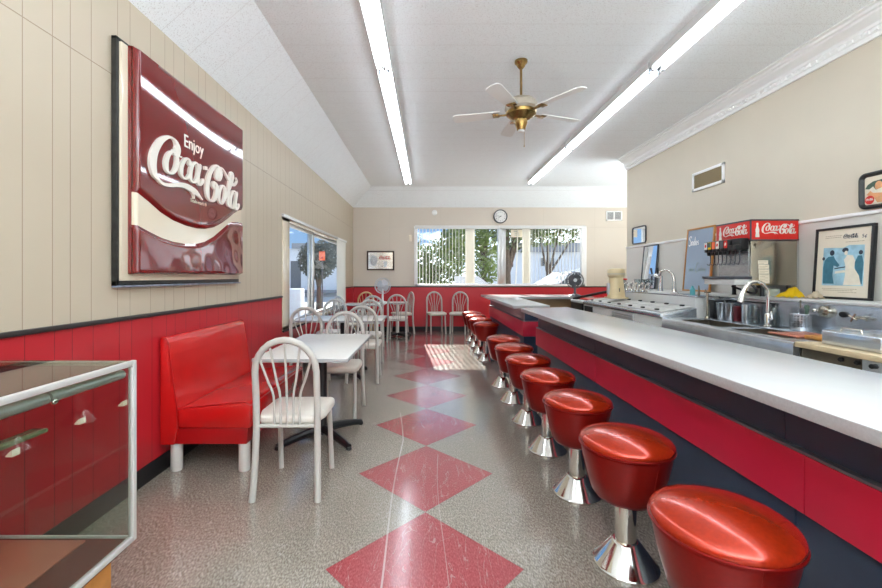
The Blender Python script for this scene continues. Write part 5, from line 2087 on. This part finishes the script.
blob(bm, (BX + 0.61, 6.71, 1.078), (0.045, 0.045, 0.045), 2)
obj('lid_bar', bm, 'black', t)
fd = desk_fan('dark grey desk fan on the corner counter in front of the far window', (tx(575, 7.62), 7.62, KT), -0.25, 0.155, 'fan_grey', 'fan_grey', 'fan_grey', 0.30)

# ================================================================== soda dispenser
DXf, DXb, DYn, DYf = 3.03, 3.478, 3.85, 4.31
t = thing('soda_dispenser', 'stainless soda fountain dispenser with red script header and valve row', 'dispenser')
bm = new()
box(bm, DXf + 0.012, DXb, DYn + 0.012, DYf - 0.012, 1.215, 1.645, 0.006)
obj('cabinet', bm, 'steel_warm', t)
bm = new()
box(bm, DXf + 0.004, DXf + 0.014, DYn + 0.03, DYf - 0.03, 1.225, 1.60)
obj('front_plate', bm, 'steel', t, flat=True)
bm = new()
box(bm, DXf, DXb + 0.002, DYn, DYf, 1.645, 1.828, 0.003)
obj('header', bm, 'red_panel', t)
bm = new()
for z0, z1 in ((1.824, 1.838), (1.640, 1.650)):
    box(bm, DXf - 0.004, DXb + 0.004, DYn - 0.004, DYf + 0.004, z0, z1, 0.002)
box(bm, DXf - 0.004, DXf + 0.006, DYn - 0.004, DYn + 0.006, 1.645, 1.83)
obj('header_trim', bm, 'sign_dark', t)


def bottle_poly(h):
    pr = [(0.17, 0.0), (0.19, 0.04), (0.17, 0.2), (0.145, 0.3), (0.175, 0.42), (0.17, 0.55), (0.10, 0.72), (0.07, 0.82), (0.085, 0.84), (0.085, 0.95), (0.075, 1.0)]
    return [(w * h * 0.75, z * h) for w, z in pr] + [(-w * h * 0.75, z * h) for w, z in reversed(pr)]


near = frame((DXf, DYn - 0.0005, 1.645), (1, 0, 0), (0, 0, 1), (0, -1, 0))
front = frame((DXf - 0.0005, DYf, 1.645), (0, -1, 0), (0, 0, 1), (-1, 0, 0))
for pl_ in (near, front):
    bm = new()
    script_logo(bm, lambda a, b, c_=0.0: pl_(0.105 + a * 0.0395, 0.062 + b * 0.044, c_), 0.0, 0.0025, n=6)
    obj('script_lettering', bm, 'sign_white', t, flat=True)
    bm = new()
    prism(bm, bottle_poly(0.135), lambda a, b, c_: pl_(0.062 + a, 0.024 + b, c_), 0.0, 0.002)
    obj('bottle_emblem', bm, 'sign_white', t, flat=True)
# valves
bm = new()
box(bm, 2.945, DXf + 0.006, DYn + 0.02, DYf + 0.01, 1.555, 1.665, 0.012)
obj('valve_block', bm, 'black', t)
LABC = ['pale_grey', 'yellow_cloth', 'orange', 'sign_white', 'fan_grey', 'red_panel']
for k in range(8):
    y = DYf - 0.022 - k * 0.057
    bm = new()
    box(bm, 2.905, 2.95, y - 0.025, y + 0.025, 1.548, 1.655 if k < 6 else 1.60, 0.006)
    v_ = obj('valve', bm, 'black', t)
    if k < 6:
        bm = new()
        box(bm, 2.9025, 2.9055, y - 0.021, y + 0.021, 1.578, 1.650)
        obj('flavour_label', bm, LABC[k], v_, flat=True)
        bm = new()
        if k in (0, 3, 5):
            prism(bm, ell(0, 0, 0.012, 0.016, 0.2, 12), frame((2.9024, y, 1.615), (0, -1, 0), (0, 0, 1), (-1, 0, 0)), 0, 0.0008)
            obj('label_mark', bm, 'red_panel' if k != 5 else 'sign_white', v_, flat=True)
        elif k == 1:
            box(bm, 2.9015, 2.9024, y - 0.02, y + 0.02, 1.60, 1.645)
            obj('label_mark', bm, 'green_print', v_, flat=True)
        else:
            bm.free()
    bm = new()
    tube(bm, [(2.935, y, 1.56), (2.935, y, 1.515)], [0.019, 0.013], 12)
    obj('nozzle', bm, 'black', v_)
    bm = new()
    tube(bm, [(2.955, y, 1.55), (2.957, y, 1.45), (2.945, y, 1.415), (2.925, y + 0.01, 1.425)], 0.0055, 6)
    obj('lever', bm, 'sign_dark', v_)
bm = new()
box(bm, 2.875, DXf + 0.02, DYn + 0.005, DYf - 0.01, 1.275, 1.302, 0.004)
obj('drip_tray', bm, 'sign_dark', t)
bm = new()
box(bm, 2.89, DXf + 0.02, DYn + 0.015, DYf - 0.02, 1.22, 1.275, 0.004)
obj('tray_front', bm, 'pale_grey', t)
for x in (3.18, 3.43):
    for y in (DYn + 0.05, DYf - 0.05):
        bm = new()
        lathe(bm, [(0, 0), (0.022, 0), (0.018, 0.02), (0.018, 0.106), (0, 0.106)], (x, y, LZ), 14)
        obj('leg', bm, 'black', t)
bm = new()
tube(bm, [(3.06, DYn + 0.05, 1.24), (3.10, DYn + 0.02, 1.17), (3.2, DYn + 0.2, 1.135), (3.12, DYf - 0.1, 1.2)], 0.011, 8, smooth=5)
obj('drain_hose', bm, 'black', t)
for u0, z0, w_, h_ in ((0.066, 1.415, 0.095, 0.038), (0.07, 1.372, 0.10, 0.040), (0.072, 1.325, 0.10, 0.043), (0.074, 1.235, 0.10, 0.086)):
    bm = new()
    box(bm, DXf + 0.012 + u0, DXf + 0.012 + u0 + w_, DYn + 0.0105, DYn + 0.0118, z0, z0 + h_)
    s_ = obj('instruction_sticker', bm, 'paper', t, flat=True)
    bm = new()
    n_ = max(1, int(h_ / 0.014))
    for q_ in range(n_):
        box(bm, DXf + 0.02 + u0, DXf + 0.012 + u0 + w_ * (0.85 if q_ % 2 else 0.6), DYn + 0.0098, DYn + 0.0105, z0 + 0.008 + q_ * 0.014, z0 + 0.011 + q_ * 0.014)
    obj('faint_print', bm, 'vent_brown', s_, flat=True)
bm = new()
lathe(bm, [(0, 0), (0.012, 0), (0.012, 0.006), (0, 0.006)], (DXf + 0.045, DYn + 0.012, 1.60), 14, mtx=AX['-y'])
tube(bm, [(DXf + 0.045, DYn + 0.004, 1.60), (DXf + 0.05, DYn + 0.002, 1.565)], 0.003, 6)
obj('lock', bm, 'steel_dark', t)
# clear bin under the dispenser
bm = new()
box(bm, 3.22, 3.38, 3.93, 4.12, LZ + 0.001, LZ + 0.075, 0.01)
tag(obj('plastic_tub', bm, mat('clear_greenish_plastic', (190, 196, 180), 0.2)), 'small greenish tub under the soda dispenser', 'tub')

# cloths on the ledge


def cloth(label, name, m, cx, cy, w_, l_, h_, seed):
    rnd = random.Random(seed)
    bm = new()
    n = 14
    ph = [rnd.uniform(0, 6) for _ in range(6)]
    g = []
    for i in range(n + 1):
        row = []
        for j in range(n + 1):
            u, v_ = i / n * 2 - 1, j / n * 2 - 1
            r2 = u * u + v_ * v_
            z = h_ * (0.72 - 0.42 * v_) * max(0.0, 1 - r2) ** 0.5 * (0.65 + 0.35 * sin(3.1 * u + ph[0]) * cos(2.7 * v_ + ph[1])) + 0.012 * sin(9 * u + ph[2]) * sin(8 * v_ + ph[3]) + 0.009
            k = 1 + 0.08 * sin(5 * math.atan2(v_, u) + ph[4])
            q_ = max(abs(u), abs(v_)) / max(1e-6, math.sqrt(r2)) if r2 > 0 else 1
            row.append(bm.verts.new((cx + u * w_ / 2 * k * q_, cy + v_ * l_ / 2 * k * q_, LZ + max(0.004, z))))
        g.append(row)
    for i in range(n):
        for j in range(n):
            bm.faces.new((g[i][j], g[i + 1][j], g[i + 1][j + 1], g[i][j + 1]))
    bmesh.ops.solidify(bm, geom=bm.faces[:], thickness=0.003)
    return tag(obj(name, bm, m, angle=80), label, 'cloth')


cloth('crumpled bright yellow cloth on the ledge right of the soda dispenser', 'yellow_cloth', 'yellow_cloth', 3.25, P(790, 3.25), 0.20, 0.22, 0.11, 4)
cloth('folded pale beige cloth on the ledge between the yellow cloth and the poster', 'beige_cloth', 'beige_cloth', 3.30, 3.50, 0.13, 0.11, 0.09, 9)


# ================================================================== leaning frames on the ledge
def leaning(name, label, cat, y0, y1, h, xb, rim, m_rim, m_in, thick=0.022):
    """a framed panel standing on the ledge and leaning back on the wall; returns the thing and its face plane"""
    lean = math.asin(min(0.9, (XR - 0.008 - thick - xb) / h))
    t = thing(name, label, cat, (xb, (y0 + y1) / 2, LZ))
    W = (y1 - y0) / 2
    pl = frame((0, 0, 0.0), (0, -1, 0), (sin(lean), 0, cos(lean)), (-cos(lean), 0, sin(lean)))
    bm = new()
    for a, b, c_, e in ((-W, W, 0, rim), (-W, W, h - rim, h), (-W, -W + rim, rim, h - rim), (W - rim, W, rim, h - rim)):
        prism(bm, [(a, c_), (b, c_), (b, e), (a, e)], pl, -thick, 0.0, 0.002)
    obj('frame', bm, m_rim, t)
    bm = new()
    prism(bm, [(-W + rim - 0.002, rim - 0.002), (W - rim + 0.002, rim - 0.002), (W - rim + 0.002, h - rim + 0.002), (-W + rim - 0.002, h - rim + 0.002)], pl, -thick * 0.7, -thick * 0.35)
    obj('panel', bm, m_in, t, flat=True)
    return t, (lambda a, b, c_=0.0: pl(a, b, c_ - thick * 0.34)), W


# mirror leaning at the far end
leaning('leaning_mirror', 'tall thin black framed mirror leaning on the pale panelling behind the taps', 'mirror', 6.19, 6.60, 0.68, 3.41, 0.014, 'sign_dark', 'mirror')
# slate menu board
t, pl, W = leaning('menu_board', 'slate menu board in a honey wood frame with chalk lettering', 'board', 4.96, 5.488, 0.82, 3.40, 0.022, 'wood_frame', 'chalk')
bm = new()
rb = lambda p: ribbon(bm, p, lambda a, b, c_=0.0: pl(-0.215 + a * 0.045, 0.60 + b * 0.062, c_), 0.0, 0.002, thin=0.16, thick=0.34, n=5)
rb([(1.05, 1.55), (0.9, 1.85), (0.5, 1.9), (0.2, 1.5), (0.5, 1.1), (0.95, 0.7), (0.9, 0.15), (0.45, -0.1), (0.05, 0.2)])
rb(ell(1.55, 0.4, 0.3, 0.42, 0.1) + [(1.85, 0.4)])
rb(ell(2.4, 0.4, 0.28, 0.42, 0.1) + [(2.68, 0.4)])
rb([(2.75, 1.75), (2.7, 0.9), (2.68, 0.1), (2.85, 0.0)])
rb(ell(3.3, 0.4, 0.28, 0.42, 0.1) + [(3.58, 0.4)])
rb([(3.6, 0.8), (3.58, 0.1), (3.75, 0.0)])
rb([(4.4, 0.75), (4.1, 0.8), (4.0, 0.55), (4.3, 0.35), (4.35, 0.08), (3.95, 0.02)])
obj('chalk_lettering', bm, 'chalk_white', t, flat=True)
bm = new()
rb = lambda p: ribbon(bm, p, lambda a, b, c_=0.0: pl(-0.19 + a * 0.05, 0.26 + b * 0.055, c_), 0.0, 0.002, thin=0.10, thick=0.22, n=5)
rb([(4.1, 1.6), (3.7, 2.0), (3.2, 1.2), (3.1, 0.1), (3.4, -0.3), (3.9, 0.1)])
for k in range(4):
    rb(ell(4.4 + k * 0.7, 0.3, 0.22, 0.32, 0.15) + [(4.7 + k * 0.7, 0.5)])
rb([(5.2, 1.3), (5.15, 0.0)])
for k in range(3):
    rb([(0.3 + k * 0.7, 0.0), (0.5 + k * 0.7, 0.7), (0.7 + k * 0.7, 0.0), (0.9 + k * 0.7, 0.6)])
obj('faded_chalk_lettering', bm, 'chalk_grey', t, flat=True)

# framed blue poster
t, pl, W = leaning('framed_poster', 'black framed poster of a blue soda counter scene leaning on the ledge', 'poster', 3.178, 3.66, 0.61, 3.425, 0.02, 'black', 'paper', 0.03)
bm = new()
prism(bm, [(-0.165, 0.115), (0.175, 0.115), (0.17, 0.445), (0.05, 0.45), (0.0, 0.43), (-0.165, 0.44)], pl, 0.0, 0.001)
obj('print_ground', bm, 'print_blue', t, flat=True)
bm = new()
# standing man seen from behind, at the counter
prism(bm, [(-0.155, 0.13), (-0.16, 0.27), (-0.15, 0.33), (-0.12, 0.36), (-0.075, 0.365), (-0.055, 0.33), (-0.03, 0.30), (-0.02, 0.285), (-0.035, 0.27), (-0.07, 0.285), (-0.075, 0.20), (-0.06, 0.13)], pl, 0.001, 0.002)
obj('printed_figure_dark', bm, 'print_teal', t, flat=True)
bm = new()
prism(bm, [(0.11, 0.13), (0.115, 0.22), (0.10, 0.30), (0.125, 0.36), (0.155, 0.36), (0.17, 0.30), (0.165, 0.13)], pl, 0.001, 0.002)
obj('printed_figure_dark', bm, 'print_teal', t, flat=True)
for e_ in ((-0.088, 0.392, 0.020, 0.024, 0, 14), (0.022, 0.41, 0.026, 0.020, 0, 14), (0.145, 0.385, 0.016, 0.018, 0, 12), (-0.16, 0.345, 0.012, 0.015, 0, 12)):
    bm = new()
    prism(bm, ell(*e_), pl, 0.0012, 0.0022)
    obj('printed_hair', bm, 'print_dark', t, flat=True)
bm = new()
prism(bm, [(-0.06, 0.262), (0.03, 0.275), (0.03, 0.266), (-0.06, 0.253)], pl, 0.0012, 0.0022)
obj('printed_counter_edge', bm, 'print_dark', t, flat=True)
bm = new()
prism(bm, [(0.02, 0.12), (0.16, 0.12), (0.14, 0.20), (0.10, 0.26), (0.105, 0.32), (0.085, 0.365), (0.04, 0.37), (0.015, 0.33), (0.03, 0.28), (0.03, 0.20)], pl, 0.0015, 0.0025)
prism(bm, ell(0.03, 0.385, 0.014, 0.019, 0, 14), pl, 0.0022, 0.0032)
prism(bm, [(-0.055, 0.235), (0.025, 0.245), (0.03, 0.225), (-0.055, 0.215)], pl, 0.0012, 0.0022)
obj('printed_figure_pale', bm, 'print_cream', t, flat=True)
bm = new()
script_logo(bm, lambda a, b, c_=0.0: pl(0.0 + a * 0.0145, 0.508 + b * 0.017, c_), 0.0, 0.001, n=4)
text_bm(bm, '5\u00a2', lambda a, b, c_=0.0: pl(0.145 + a, 0.503 + b, c_), 0.04, 0.0, 0.001)
obj('title_lettering', bm, 'print_dark', t, flat=True)
bm = new()
for y0, a0, a1 in ((0.535, -0.155, -0.02), (0.520, -0.155, -0.03), (0.475, 0.02, 0.15), (0.085, -0.16, 0.13), (0.072, -0.15, 0.10), (0.058, -0.02, 0.13)):
    a = a0
    while a < a1:
        w_ = random.uniform(0.008, 0.02)
        prism(bm, [(a, y0), (a + w_, y0), (a + w_, y0 + 0.004), (a, y0 + 0.004)], pl, 0.0, 0.0008)
        a += w_ + 0.006
obj('fine_print', bm, 'vent_brown', t, flat=True)
